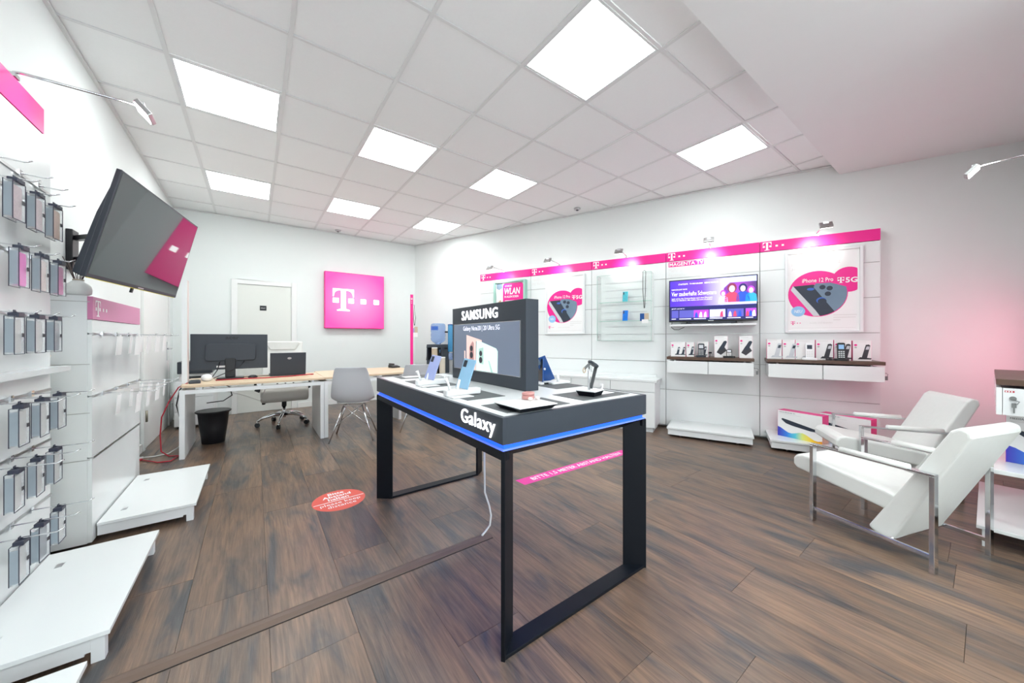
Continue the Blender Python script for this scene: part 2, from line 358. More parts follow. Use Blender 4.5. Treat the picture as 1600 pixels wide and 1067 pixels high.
# floor: dark sub floor with planks laid on it
fl = empty('floor', kind='structure')
MB().prism([(XL-.1, YF-.1), (6.9, YF-.1), (6.9, YN), (rw_x(YN)+.15, YN), (P0.x+.15, YB+.1), (XL-.1, YB+.1)], lambda u, v, w_: (u, v, w_), -0.06, -0.012).build('subfloor', 'rug_dark', fl)
PW = 0.295; PX0 = 0.048; PLEN = 1.42; GAP = 0.0014
full = None
fixed = {1: 2.10, -1: 2.08, 2: 1.22}
for i in range(-4, 21):
    xa = PX0+i*PW; ya = (fixed.get(i, 0) + (random.random()*PLEN if i not in fixed else 0)) % PLEN - PLEN*3
    while ya < YB:
        yb = ya+PLEN; y0 = max(ya, YF); y1 = min(yb, YB)
        poly = [(xa+GAP/2, y0+GAP/2), (xa+PW-GAP/2, y0+GAP/2), (xa+PW-GAP/2, y1-GAP/2), (xa+GAP/2, y1-GAP/2)]
        ya = yb
        if y1-y0 < 0.02: continue
        p2 = clip(clip(poly, P02, N2), Vector((XL, 0)), Vector((1, 0)))
        if len(p2) < 3 or (min(q[0] for q in p2) > XN and max(q[1] for q in p2) < YN): continue
        cx, cy = xa+PW/2, (y0+y1)/2
        if p2 == poly and abs(y1-y0-PLEN) < 1e-6:
            if full is None:
                full = MB().prism([(q[0]-cx, q[1]-cy) for q in poly], lambda u, v, w_: (u, v, w_), -0.012, 0.0).build('plank', 'floor_wood', fl, loc=(cx, cy, 0)); full.modifiers.clear()
            else:
                o = full.copy(); COL.objects.link(o); o.parent = fl; o.location = (cx, cy, 0)
        else:
            MB().prism([(q[0]-cx, q[1]-cy) for q in p2], lambda u, v, w_: (u, v, w_), -0.012, 0.0).build('plank', 'floor_wood', fl, loc=(cx, cy, 0))

# walls
def wall(name, pts, z0, z1, th, m='wall'):
    (ax, ay), (bx, by) = pts; d = Vector((bx-ax, by-ay)).normalized(); n = Vector((-d.y, d.x))*th
    o = MB().prism([(ax, ay), (bx, by), (bx+n.x, by+n.y), (ax+n.x, ay+n.y)], lambda u, v, w_: (u, v, w_), z0, z1).build(name, m); return tag(o, kind='structure')
rb = RW(0, 0)
wall('wall_left', [(XL, YF), (XL, YB)], 0, 3.3, 0.12)
wall('wall_back', [(XL-.1, YB), (P0.x+.2, YB)], 0, 3.3, 0.12)
e = P0+U*((YN-P0.y)/U.y)
wall('wall_right', [(P0.x-U.x*.03, P0.y-U.y*.03), (e.x, e.y)], 0, 3.3, 0.12)
wall('wall_alcove', [(e.x+.12, YN), (XN, YN)], 0, 3.3, 0.12)
wall('wall_entrance', [(XN, YN-.12), (XN, YF)], 0, 3.3, 0.12)
fr = empty('wall_front', kind='structure')
MB().box(XL-.1, -0.9, YF-.12, YF, 0, 3.3).box(2.9, XN+.12, YF-.12, YF, 0, 3.3).box(-0.9, 2.9, YF-.12, YF, 0, 0.30).box(-0.9, 2.9, YF-.12, YF, 2.8, 3.3).build('masonry', 'wall', fr)
wn = empty('window_1', kind='structure')
wm = MB()
for x in (-0.9, 0.35, 1.62, 2.86): wm.box(x, x+.05, YF-.09, YF-.03, 0.30, 2.8)
wm.box(-0.9, 2.9, YF-.09, YF-.03, 0.30, 0.35).box(-0.9, 2.9, YF-.09, YF-.03, 2.75, 2.8); wm.build('window_frame', 'charcoal', wn)
for x in (-0.85, 0.40, 1.67): MB().box(x, x+1.2, YF-.065, YF-.055, 0.35, 2.75).build('pane', 'glass', wn)

# suspended ceiling: tiles, bars, and the plain lower soffit towards the shop front
ce = empty('ceiling', kind='structure')
LIGHTS = [(1, 2), (1, 5), (3, 2), (3, 5), (5, 2), (5, 5), (4, -1), (7, -1)]
BW = 0.026
cell_mesh = None
for i in range(0, 10):
    for j in range(-2, 8):
        if (i, j) in LIGHTS: continue
        x0 = max(GX0+i*CELL+BW/2, XL); x1 = GX0+(i+1)*CELL-BW/2; y0 = max(GY0+j*CELL+BW/2, SOFY); y1 = min(GY0+(j+1)*CELL-BW/2, YB)
        if x1 <= x0 or y1 <= y0: continue
        poly = [(x0, y0), (x1, y0), (x1, y1), (x0, y1)]; p2 = clip(poly, P02, N2)
        if len(p2) < 3: continue
        cx, cy = (x0+x1)/2, (y0+y1)/2
        is_full = p2 == poly and abs(x1-x0-(CELL-BW)) < 1e-6 and abs(y1-y0-(CELL-BW)) < 1e-6
        if is_full and cell_mesh:
            o = cell_mesh.copy(); COL.objects.link(o); o.location = (cx, cy, CH)
        else:
            o = MB().prism([(q[0]-cx, q[1]-cy) for q in p2], lambda u, v, w_: (u, v, w_), 0.006, 0.02).build('ceiling_tile', 'tile', ce, loc=(cx, cy, CH))
            if is_full: cell_mesh = o
        o.parent = ce
def bar_poly(name, x0, x1, y0, y1):
    p2 = clip([(x0, y0), (x1, y0), (x1, y1), (x0, y1)], P02, N2)
    if len(p2) >= 3: MB().prism(p2, lambda u, v, w_: (u, v, w_), CH, CH+0.012).build(name, 'gridbar', ce)
for i in range(1, 11): bar_poly('grid_bar', GX0+i*CELL-BW/2, GX0+i*CELL+BW/2, SOFY, YB)
for j in range(-1, 8):
    for i in range(0, 10): bar_poly('cross_bar', max(XL, GX0+i*CELL+BW/2), GX0+(i+1)*CELL-BW/2, GY0+j*CELL-BW/2*.8, GY0+j*CELL+BW/2*.8)
MB().prism([(XL-.1, SOFY), (rw_x(SOFY)+.15, SOFY), (P0.x+.2, YB+.1), (XL-.1, YB+.1)], lambda u, v, w_: (u, v, w_), CH+.03, CH+.15).build('slab', 'soffit', ce)
tag(MB().prism([(XL, YF), (XN, YF), (XN, YN), (rw_x(YN), YN), (rw_x(SOFY), SOFY), (XL, SOFY)], lambda u, v, w_: (u, v, w_), SOFZ, CH+.15).build('ceiling_soffit', 'soffit'), kind='structure')
for nm, a, b in (('trim_1', (XL, SOFY), (XL, YB)), ('trim_2', (XL, YB), (P0.x-.02, YB))):
    d = Vector((b[0]-a[0], b[1]-a[1])).normalized(); n = Vector((d.y, -d.x))*0.022
    tag(MB().prism([a, b, (b[0]+n.x, b[1]+n.y), (a[0]+n.x, a[1]+n.y)], lambda u, v, w_: (u, v, w_), CH-0.012, CH).build(nm, 'gridbar'), kind='structure')
a = P0+NRM*.001; b = P0+U*((SOFY-P0.y)/U.y-.01)+NRM*.001; n = NRM*.02
tag(MB().prism([(a.x, a.y), (b.x, b.y), (b.x+n.x, b.y+n.y), (a.x+n.x, a.y+n.y)], lambda u, v, w_: (u, v, w_), CH-0.012, CH).build('trim_3', 'gridbar'), kind='structure')
LL = {(1, 2): 'square ceiling light panel nearest the tilted wall screen', (1, 5): 'ceiling light panel above the black monitor, far left of the ceiling',
      (3, 2): 'ceiling light panel in the middle row, centre of three', (3, 5): 'ceiling light panel in front of the glowing magenta wall sign',
      (5, 2): 'ceiling light panel above the dark display box on the table', (5, 5): 'farthest ceiling light panel, near the corner with the water cooler',
      (4, -1): 'largest, nearest ceiling light panel cut by the top of the picture', (7, -1): 'ceiling light panel nearest the pink lit wall on the right'}
proto = None
for (i, j) in LIGHTS:
    loc = (GX0+(i+.5)*CELL, GY0+(j+.5)*CELL, CH)
    if proto is None:
        proto = empty('ceiling_light', loc, 0); h = CELL/2-.014; q = h-.016
        MB().box(-h, h, -h, -q, 0, .012).box(-h, h, q, h, 0, .012).box(-h, -q, -q, q, 0, .012).box(q, h, -q, q, 0, .012).build('frame', 'white_satin', proto)
        MB().box(-q, q, -q, q, .003, .010).build('diffuser', 'led', proto); r = proto
    else: r = copy_tree(proto); r.location = loc
    tag(r, LL[(i, j)], 'ceiling light', 'square light panels in the suspended ceiling')
for (x, y, lb) in ((2.30, -.40, 'ceiling light panel set in the lower plain ceiling over the entrance side, right'), (.55, -.45, 'ceiling light panel set in the lower plain ceiling behind the camera'), (2.15, -1.60, 'ceiling light panel in the lower ceiling by the shop window, right'), (.55, -1.75, 'ceiling light panel in the lower ceiling by the shop window, left')):
    r = empty('ceiling_light', (x, y, SOFZ-.0125)); h = CELL/2-.014; q = h-.016
    MB().box(-h, h, -h, -q, 0, .012).box(-h, h, q, h, 0, .012).box(-h, -q, -q, q, 0, .012).box(q, h, -q, q, 0, .012).build('frame', 'white_satin', r)
    MB().box(-q, q, -q, q, .003, .010).build('diffuser', 'led_entrance', r); tag(r, lb, 'ceiling light', 'square light panels in the lower plain ceiling')
for (x, y, lb) in ((3.858, 3.613, 'small round ceiling detector above the pink header band'), (1.195, 6.87, 'small round ceiling detector above the magenta wall sign')):
    d = empty('smoke_detector', (x, y, CH-.022), 0, lb, 'detector', 'round ceiling detectors')
    MB().lathe([(.03, 0), (.045, .008), (.05, .022)], seg=16).build('housing', 'silver', d); MB().lathe([(.018, -.006), (.02, 0)], seg=12).build('sensor', 'dark_plastic', d)

# baseboards
for nm, pts in (('baseboard_left', [(XL, 4.15), (XL, 5.28)]), ('baseboard_back', [(.60, YB), (P0.x-.03, YB)])):
    (ax, ay), (bx, by) = pts; d = Vector((bx-ax, by-ay)).normalized(); n = Vector((d.y, -d.x))*.015
    tag(MB().prism([(ax, ay), (bx, by), (bx+n.x, by+n.y), (ax+n.x, ay+n.y)], lambda u, v, w_: (u, v, w_), 0, .085).build(nm, 'trimwhite'), kind='structure')
a = P0+U*6.9; b = P0+U*((YN-P0.y)/U.y); n = NRM*.015
tag(MB().prism([(a.x, a.y), (b.x, b.y), (b.x+n.x, b.y+n.y), (a.x+n.x, a.y+n.y)], lambda u, v, w_: (u, v, w_), 0, .07).build('baseboard_right', 'trimwhite'), kind='structure')

# door_1 in the back wall, with its dark name plate
d1 = empty('door_1', (0, YB, 0), 0, kind='structure')
MB().box(-.30, -.225, -.03, 0, 0, 2.14).box(.505, .58, -.03, 0, 0, 2.14).box(-.225, .505, -.03, 0, 2.07, 2.14).build('door_frame', 'trimwhite', d1, bevel=.004)
MB().box(-.222, .502, -.012, 0, .004, 2.066).build('door_leaf', 'door', d1)
MB().box(.065, .155, -.016, -.012, 1.655, 1.735).build('name_plate', 'black_plastic', d1)
text('lettering', 'PRIVAT', 'print_light', d1, .08, 1.685, .06, .018, -.0165)
MB().box(.40, .43, -.016, -.012, .92, 1.10).cyl((.415, -.016, 1.05), (.415, -.06, 1.05), .009).cyl((.415, -.06, 1.05), (.30, -.06, 1.05), .009).build('handle', 'chrome', d1)

# door_2 in the left wall (front faces +x, local x runs along +y)
d2 = empty('door_2', (XL, 6.03, 0), PI/2, kind='structure')
MB().box(-.74, -.67, -.025, 0, 0, 2.16).box(.62, .69, -.025, 0, 0, 2.16).box(-.67, .62, -.025, 0, 2.09, 2.16).build('door_frame', 'trimwhite', d2, bevel=.003)
MB().box(-.665, .615, -.014, 0, .005, 2.088).build('door_leaf', 'trimwhite', d2)
MB().box(.50, .54, -.020, -.014, .90, 1.15).cyl((.52, -.02, 1.06), (.52, -.065, 1.06), .01).cyl((.52, -.065, 1.06), (.40, -.065, 1.06), .009).build('handle', 'chrome', d2)
MB().cyl((-.668, -.03, .30), (-.668, -.03, .42), .012).build('hinge', 'hinge', d2)
pw = empty('power_socket', (XL, 6.86, .32), PI/2, 'white double power socket low on the left wall beside the drawer unit', 'socket')
MB().box(-.04, .04, -.012, 0, -.08, .08).build('plate', 'white_plastic', pw, bevel=.004)
MB().lathe([(.022, 0), (.026, .004)], (0, 0, 0), 14).build('socket_insert', 'print_light', pw).rotation_euler = (PI/2, 0, 0)
MB().tube([(0, -.02, -.05), (.01, -.05, -.06), (.02, -.06, -.16), (.03, -.05, -.28)], .006).build('plug_cable', 'cable_white', pw)

# ------------------------------------------------------------------ glowing magenta wall sign
def light_sign(loc, rz, label, face='magenta_glow'):
    s = empty('illuminated_sign', loc, rz, label, 'sign')
    MB().box(-.515, .515, -.10, -.002, -.51, .51).build('housing', 'magenta', s, bevel=.006)
    MB().rect(-.505, .505, -.50, .50, -.1012).build('lit_face', face, s, fix=False)
    t_logo('emblem', 'glow_white', s, -.385, -.19, .40, -.1025, gap=.34, dot_size=.27)
    for x in (-.46, .46): MB().cyl((x, -.05, -.51), (x, -.05, -.525), .008, seg=8).build('fixing_screw', 'silver', s)
    return s
light_sign((1.515, YB, 1.89), 0, 'square glowing magenta sign with white T and two dots on the back wall')
mat('magenta_glow_strong', MAG, 0.4, emit=(1.0, 0.18, 0.32), es=1.15)
light_sign((5.0, YN, 1.05), PI, 'square glowing magenta sign in the alcove beside the pink lit wall', 'magenta_glow_strong')

# ------------------------------------------------------------------ right wall: five display wall units
EDGES = [1.715, 2.75, 3.783, 4.815, 5.849, 6.881]
GRO = [0.0, 0.512, 0.885, 1.257, 1.63, 2.0, 2.225]
PF = .08
UNITL = ['white display wall unit with a router poster, farthest from the camera', 'white display wall unit carrying the smaller round phone poster',
         'white display wall unit carrying the glass showcase', 'white display wall unit carrying the television', 'white display wall unit carrying the large round phone poster']
units = []
for k in range(5):
    s0, s1 = EDGES[k], EDGES[k+1]; c = (s0+s1)/2; hw = (s1-s0)/2-.003
    t = empty('display_wall_unit', RW(c, 0), RWA, UNITL[k], 'display wall', 'white display wall units along the right wall'); units.append(t)
    MB().box(-hw, hw, -.055, -.002, 0.03, 2.35).build('carcass', 'white_satin', t)
    for a, b in zip(GRO[:-1], GRO[1:]):
        MB().box(-hw, hw, -PF, -.056, a+(.035 if a == 0 else .004), b-.004).build('panel', 'white_gloss', t)
    for g in GRO[1:-1]: MB().box(-hw, hw, -.066, -.056, g-.004, g+.004).build('groove_rail', 'steel', t)
    hb = MB().box(-hw, hw, -PF-.004, -.056, 2.227, 2.347).build('header_band', 'magenta', t)
    t_logo('emblem', 'logo_white', hb, -hw+.025, 2.239, .096, -PF-.0055, gap=.45, dot_size=.26)
text('lettering', 'Mobiles\nInternet', 'print_light', units[0], -.48, 2.03, .24, .14, -PF-.0015)
text('lettering', 'Handys\nmit Vertrag', 'print_light', units[1], -.49, 2.05, .25, .14, -PF-.0015)
lb = MB().rect(-.485, -.065, 2.150, 2.214, -PF-.0015); flatmesh(lb, 'label_strip', 'magenta', units[3])
text('lettering', 'MAGENTA TV', 'logo_white', units[3], -.475, 2.160, .40, .045, -PF-.003, bold=.012)
text('lettering', 'Mehr als\nFernsehen', 'print_light', units[3], -.485, 2.015, .235, .115, -PF-.0015)

LAMPL = ['chrome arm lamp over the router poster', 'chrome arm lamp over the smaller phone poster', 'chrome arm lamp over the glass showcase', 'chrome arm lamp over the television', 'chrome arm lamp over the large phone poster']
def arm_lamp(loc, rz, label, reach=.43, group='chrome arm lamps on the header bands', energy=16.0, kink=0.0):
    t = empty('arm_lamp', loc, rz, label, 'lamp', group)
    MB().box(-.02, .02, -.02, .02, -.012, .004).build('foot', 'chrome', t)
    MB().tube([(0, -.005, 0), (0, -.01, .012), (0, -.03, .016), (0, -reach, .016+kink)], .006, 8).build('arm', 'chrome', t)
    z = .016+kink
    M = Matrix.Translation((0, -reach-.01, z-.022)) @ Matrix.Rotation(math.radians(48), 4, 'X')
    MB().box(-.022, .022, -.012, .012, -.004, .026, Matrix.Translation((0, -reach, z-.012))).build('joint', 'silver', t, bevel=.003)
    MB().box(-.052, .052, -.042, .036, -.012, .010, M).build('head', 'steel', t, bevel=.004)
    MB().box(-.046, .046, -.036, .030, -.0150, -.0125, M).build('lens', 'lamp_glow', t)
    l = bpy.data.lights.new('arm_lamp_light', 'SPOT'); l.energy = energy; l.spot_size = math.radians(64); l.spot_blend = 1.0; l.shadow_soft_size = .03; l.color = (1, .96, .90)
    o = bpy.data.objects.new('arm_lamp_light', l); COL.objects.link(o); o.parent = t; o.location = (0, -reach+.005, z-.048); o.rotation_euler = (math.radians(73), 0, 0)
    return t
for k in range(5): arm_lamp(RW((EDGES[k]+EDGES[k+1])/2, .085, 2.352), RWA, LAMPL[k])

# ------------------------------------------------------------------ framed posters
def phone_art(p, x, z, k, y):
    """two tilted phones inside a round magenta badge, k = half width"""
    R = k
    def inside(poly):
        out = poly
        n = 40
        for i in range(n):
            a = 2*PI*i/n; out = clip(out, Vector((x+R*.985*math.cos(a), z+R*.985*math.sin(a))), Vector((-math.cos(a), -math.sin(a))))
            if len(out) < 3: return []
        return out
    def add(name, m, pts, yo):
        q = inside([(x+u*R, z+v*R) for u, v in pts])
        if q: flatmesh(MB().flat(q, y-yo), name, m, p)
    add('printed_phone', 'art_navy', [(-.86, .38), (-.12, .42), (.95, -.85), (.0, -1.1), (-.10, -.98)], .0006)
    add('printed_phone_edge', 'art_silver', [(-.92, .22), (-.84, .40), (-.06, -.72), (.16, -1.1), (-.05, -1.1)], .0009)
    add('printed_phone_back', 'art_steel', [(-.05, .46), (.45, .46), (1.1, .2), (1.1, -.7), (.62, -.86), (-.12, .30)], .0012)
    for u, v in ((.18, .28), (.42, .22), (.36, -.02)):
        flatmesh(MB().disc(x+u*R, z+v*R, R*.105, R*.10, y-.0018, 16), 'printed_lens', 'art_navy', p)
    flatmesh(MB().disc(x-.22*R, z+.22*R, R*.13, R*.06, y-.0018, 16), 'printed_swirl', 'art_blue', p)
    flatmesh(MB().disc(x+.14*R, z-.30*R, R*.17, R*.14, y-.0018, 18), 'printed_swirl', 'art_blue', p)
    flatmesh(MB().disc(x+.17*R, z-.34*R, R*.15, R*.13, y-.0021, 18), 'printed_swirl_core', 'art_navy', p)
def poster(c, label, wdt=.66, z0=1.262, z1=2.185):
    t = empty('framed_poster', RW(c, PF+.001), RWA, label, 'poster', 'framed phone posters')
    h = wdt/2
    MB().box(-h, -h+.028, -.028, 0, z0, z1).box(h-.028, h, -.028, 0, z0, z1).box(-h+.028, h-.028, -.028, 0, z0, z0+.028).box(-h+.028, h-.028, -.028, 0, z1-.028, z1).build('frame', 'silver' if False else 'white_satin', t, bevel=.006)
    MB().box(-h+.028, h-.028, -.014, -.001, z0+.028, z1-.028).build('sheet', 'paper', t)
    y = -.0146
    x, z, k = -.045, 1.695, .255
    flatmesh(MB().disc(x, z, k, k, y, 44), 'printed_badge', 'magenta', t)
    flatmesh(MB().flat([(min(px, h-.045), pz) for px, pz in [(.215+.135*math.cos(2*PI*i/36), 1.835+.135*math.sin(2*PI*i/36)) for i in range(36)]], y-.0003), 'printed_badge_small', 'magenta', t)
    phone_art(t, x, z, k*.985, y)
    text('lettering', 'iPhone 12 Pro', 'logo_white', t, x-.13, z+.13, .265, .045, y-.0022, bold=.005)
    t_logo('emblem', 'logo_white', t, .125, 1.800, .062, y-.0022, dots=0)
    text('lettering', '5G', 'logo_white', t, .19, 1.800, .095, .058, y-.0022, bold=.025)
    flatmesh(MB().disc(-.21, 1.505, .062, .058, y-.0026, 28), 'printed_roundel', 'sky_blue', t)
    text('lettering', 'NEU', 'logo_white', t, -.245, 1.488, .072, .033, y-.003, shear=.2)
    t_logo('emblem', 'magenta', t, -.275, 1.352, .042, y-.001, gap=.45, dot_size=.26)
    text('lettering', 'ERLEBEN, WAS VERBINDET.', 'print_light', t, -.11, 1.362, .20, .014, y-.001)
    text('lettering', 'Dein neues iPhone\nim besten 5G-Netz', 'print_light', t, -.27, 2.02, .42, .115, y-.001)
    text('lettering', 'Jetzt bei uns', 'print_light', t, -.27, 1.97, .27, .028, y-.001)
    for i, zz in enumerate((1.452, 1.425, 1.398)): flatmesh(MB().rect(.09, (.28, .27, .15)[i], zz, zz+.006, y-.001), 'small_print', 'print_light', t)
    flatmesh(MB().rect(-.27, .27, 1.315, 1.318, y-.001), 'printed_rule', 'print_light', t)
poster(3.355, 'smaller looking framed poster with round magenta phone picture behind the table')
poster(6.415, 'large framed poster with round magenta phone picture above the brown shelf')

# router poster in a slim aluminium frame
t = empty('framed_poster', RW(2.375, PF+.001), RWA, 'narrow framed poster with magenta WLAN block above the dark display box', 'poster')
MB().box(-.31, -.28, -.09, 0, 1.30, 2.175).box(.28, .31, -.09, 0, 1.30, 2.175).box(-.28, .28, -.09, 0, 2.15, 2.175).box(-.28, .28, -.09, 0, 1.30, 1.325).build('frame', 'glass_edge', t)
MB().box(-.28, .28, -.05, -.04, 1.325, 2.15).build('sheet', 'paper', t)
flatmesh(MB().flat(rrect(.06, 1.925, .40, .42, .05), -.0512), 'printed_block', 'magenta', t)
text('lettering', 'STARKES', 'logo_white', t, -.10, 2.075, .14, .028, -.0525, shear=.15)
text('lettering', 'WLAN', 'logo_white', t, -.11, 1.945, .31, .11, -.0525, bold=.02, shear=.15)
text('lettering', 'IN ALLEN ECKEN', 'logo_white', t, -.11, 1.89, .28, .035, -.0525, bold=.02, shear=.1)
for i in range(3): flatmesh(MB().rect(-.10, .12-.04*i, 1.835-.028*i, 1.843-.028*i, -.0525), 'small_print', 'logo_white', t)
flatmesh(MB().flat([(-.27, 1.50), (-.15, 1.50), (-.15, 1.78), (-.19, 1.86), (-.24, 1.82), (-.27, 1.74)], -.0515), 'printed_person', 'skin_print', t)
flatmesh(MB().flat([(-.27, 2.14), (-.15, 2.14), (-.15, 2.06), (-.22, 2.03), (-.27, 2.06)], -.0515), 'printed_background', 'art_steel', t)

# ------------------------------------------------------------------ glass showcase with two phones
t = empty('glass_showcase', RW(4.297, PF+.001), RWA, 'wall mounted glass showcase with two small glass shelves', 'showcase')
Z0, Z1, D = 1.165, 2.085, .20
MB().box(-.365, .365, -.012, 0, Z0, Z1).build('back_panel', 'white_gloss', t)
for i in range(8): MB().box(-.30, .28, -.016, -.012, Z0+.09+i*.105, Z0+.096+i*.105).build('slot', 'silver', t)
for x in (-.365, .359): MB().box(x, x+.006, -D, -.013, Z0, Z1).build('side_pane', 'glass', t)
MB().box(-.365, .365, -D-.007, -D-.001, Z0, Z1).build('front_pane', 'glass', t)
for z in (Z0, Z1-.008): MB().box(-.358, .358, -D, -.013, z, z+.008).build('end_pane', 'glass', t)
for z in (1.435, 1.70): MB().box(-.35, .35, -D+.03, -.017, z, z+.008).build('shelf', 'glass', t)
eg = MB()
for x in (-.366, .363): eg.box(x, x+.003, -D-.008, -D-.0, Z0, Z1)
for z in (Z0-.001, Z1-.002): eg.box(-.366, .366, -D-.0085, -D-.005, z, z+.003)
for z in (1.4355, 1.7005): eg.box(-.35, .35, -D+.026, -D+.0295, z, z+.007)
eg.build('glass_edge', 'glass_edge', t)
for z in (1.20, 2.02): MB().box(-.36, -.33, -D-.012, -D-.0075, z, z+.035).build('hinge', 'steel', t)
def small_phone(loc, rz, m, label, tilt=-.2, h=.15, wd=.072):
    o = empty('smartphone', loc, rz, label, 'phone')
    M = Matrix.Rotation(tilt, 4, 'X')
    MB().box(-wd/2, wd/2, -.004, .004, 0, h, M).build('body', m, o, bevel=.003)
    MB().box(-wd/2+.008, -wd/2+.022, -.0062, -.004, h-.045, h-.012, M).build('camera_bump', 'dark_plastic', o)
    return o
def holder(loc, rz, label):
    o = empty('phone_holder', loc, rz, label, 'phone holder')
    MB().box(-.03, .03, -.02, .035, 0, .008).build('base', 'white_plastic', o, bevel=.002); MB().bar((0, .012, .006), (0, .03, .07), .016, .006).build('prop', 'white_plastic', o); return o
for z, m, nm in ((1.709, 'phone_mint', 'green blue'), (1.444, 'phone_sky', 'bright blue')):
    p = RW(4.297, PF+.10, z); small_phone((p[0], p[1], z), RWA, m, nm+' smartphone standing on a shelf of the glass showcase', h=.15)
ly = empty('lanyard', RW(4.58, PF+.235, 0), RWA, 'black cord with small coloured cards hanging in front of the glass showcase', 'lanyard')
MB().tube([(-.004, 0, 1.60), (-.02, 0, 1.85), (-.018, 0, 2.085), (0, 0, 2.10), (.018, 0, 2.085), (.014, 0, 1.85), (.004, 0, 1.60)], .004, 6).build('cord', 'cable_black', ly)
MB().box(-.055, .0, -.006, 0, 1.43, 1.53).build('card', 'scr_hair' if False else 'phone_navy', ly); MB().box(.003, .055, -.004, .002, 1.44, 1.53).build('card', 'tan', ly); MB().box(-.03, .05, -.01, -.007, 1.40, 1.45).build('tag', 'paper', ly)

# ------------------------------------------------------------------ television with picture, on a small shelf
t = empty('television', RW(5.345, PF+.13, 0), RWA, 'television showing a purple programme menu on the right wall', 'television')
W2, TZ0, TZ1 = .475, 1.408, 1.947
MB().box(-W2, W2, -.02, .03, TZ0, TZ1).box(-.3, .3, .03, .06, TZ0+.05, TZ1-.1).build('body', 'black_plastic', t, bevel=.004)
sx0, sx1, sz0, sz1 = -W2+.012, W2-.012, TZ0+.022, TZ1-.012
scr = flatmesh(MB().rect(sx0, sx1, sz0, sz1, -.0206), 'screen', 'scr_navy', t)
flatmesh(MB().rect(sx0, sx1, sz0+.175, sz1, -.0209), 'picture_field', 'scr_purple', scr)
flatmesh(MB().flat([(.10, sz0+.20), (.14, sz0+.38), (.20, sz0+.44), (sx1, sz0+.44), (sx1, sz0+.215)], -.0212), 'picture_backdrop', 'scr_scene', scr)
def fig(x, z, k, cloth, hair):
    flatmesh(MB().flat([(x-.07*k, z), (x+.07*k, z), (x+.06*k, z+.10*k), (x+.02*k, z+.13*k), (x-.02*k, z+.13*k), (x-.06*k, z+.10*k)], -.0216), 'picture_figure', cloth, scr)
    flatmesh(MB().disc(x, z+.17*k, .042*k, .05*k, -.0218, 18), 'picture_hair', hair, scr); flatmesh(MB().disc(x, z+.16*k, .026*k, .036*k, -.022, 18), 'picture_face', 'scr_skin', scr)
fig(.13, sz0+.19, .75, 'scr_pale', 'scr_magenta'); fig(.41, sz0+.20, .85, 'scr_teal', 'scr_magenta'); fig(.33, sz0+.20, 1.0, 'scr_blue', 'scr_navy'); fig(.22, sz0+.18, 1.15, 'scr_red', 'scr_hair')
flatmesh(MB().rect(.10, sx1, sz0+.176, sz0+.205, -.0224), 'picture_table', 'scr_pale', scr)
text('lettering', 'Vier zauberhafte Schwestern', 'scr_white', scr, sx0+.02, sz0+.31, .50, .055, -.0226)
text('lettering', 'FILM-HIGHLIGHT HEUTE', 'scr_white', scr, sx0+.02, sz0+.385, .18, .016, -.0226, bold=.01)
text('lettering', 'Jetzt und in den Sommerferien nach dem Kinostart\nFilme im Überblick: Alle zeitlos und zum Ausleihen', 'scr_white', scr, sx0+.02, sz0+.245, .46, .042, -.0226)
text('lettering', 'STARTSEITE   TV-PROGRAMM   MEINE INHALTE   MEGATHEK   FILME   SERIEN   SPORT', 'scr_white', scr, sx0+.10, sz1-.055, .80, .018, -.0226, bold=.01)
text('lettering', 'JETZT LIVE IM TV', 'scr_white', scr, sx0+.02, sz0+.138, .15, .015, -.0226, bold=.01)
xs = [0, .09, .255, .43, .615, .80]
for i in range(6):
    xa = sx0+.02+xs[i]; xb = min(xa+(.08 if i == 0 else .165), sx1-.003)
    flatmesh(MB().rect(xa, xb, sz0+.03, sz0+.125, -.0213), 'picture_tile', ['scr_tile', 'scr_tile', 'scr_magenta', 'scr_pale', 'scr_tile', 'scr_magenta'][i], scr)
    if i > 1:
        for q in range(3):
            u = xa+(xb-xa)*(q+.6)/3.4; flatmesh(MB().flat([(u-.018, sz0+.032), (u+.018, sz0+.032), (u+.012, sz0+.08+.01*q), (u, sz0+.10), (u-.012, sz0+.08)], -.0217), 'picture_figure', ['scr_skin', 'scr_red', 'scr_blue', 'scr_white'][(q+i) % 4], scr)
    flatmesh(MB().rect(xa, xb-.03, sz0+.012, sz0+.020, -.0217), 'picture_caption', 'scr_white', scr)
for sx in (-1, 1): MB().box(sx*.27-.06, sx*.27+.06, -.075, .07, 1.3765, 1.386).bar((sx*.27, 0, 1.385), (sx*.25, 0, TZ0+.02), .05, .012).build('stand_foot', 'black_plastic', t, bevel=.002)
MB().box(-.26, .26, -.022, .03, 1.386, TZ0-.002).build('soundbar_lip', 'dark_plastic', t)
flatmesh(MB().rect(-.03, .03, TZ0+.008, TZ0+.016, -.0212), 'badge', 'silver', t)
MB().tube([(-.44, .02, TZ0+.02), (-.45, .0, 1.34), (-.41, -.02, 1.31), (-.36, -.01, 1.31), (-.30, .02, 1.34)], .004, 6).build('power_cable', 'cable_black', t)
sh = empty('wall_shelf', RW(5.345, PF+.001, 0), RWA, 'thin white wall shelf under the television', 'shelf')
MB().box(-.455, .455, -.24, 0, 1.352, 1.376).build('board', 'white_satin', sh, bevel=.002)
MB().box(-.44, .44, -.012, 0, 1.34, 1.352).build('wall_rail', 'white_satin', sh)

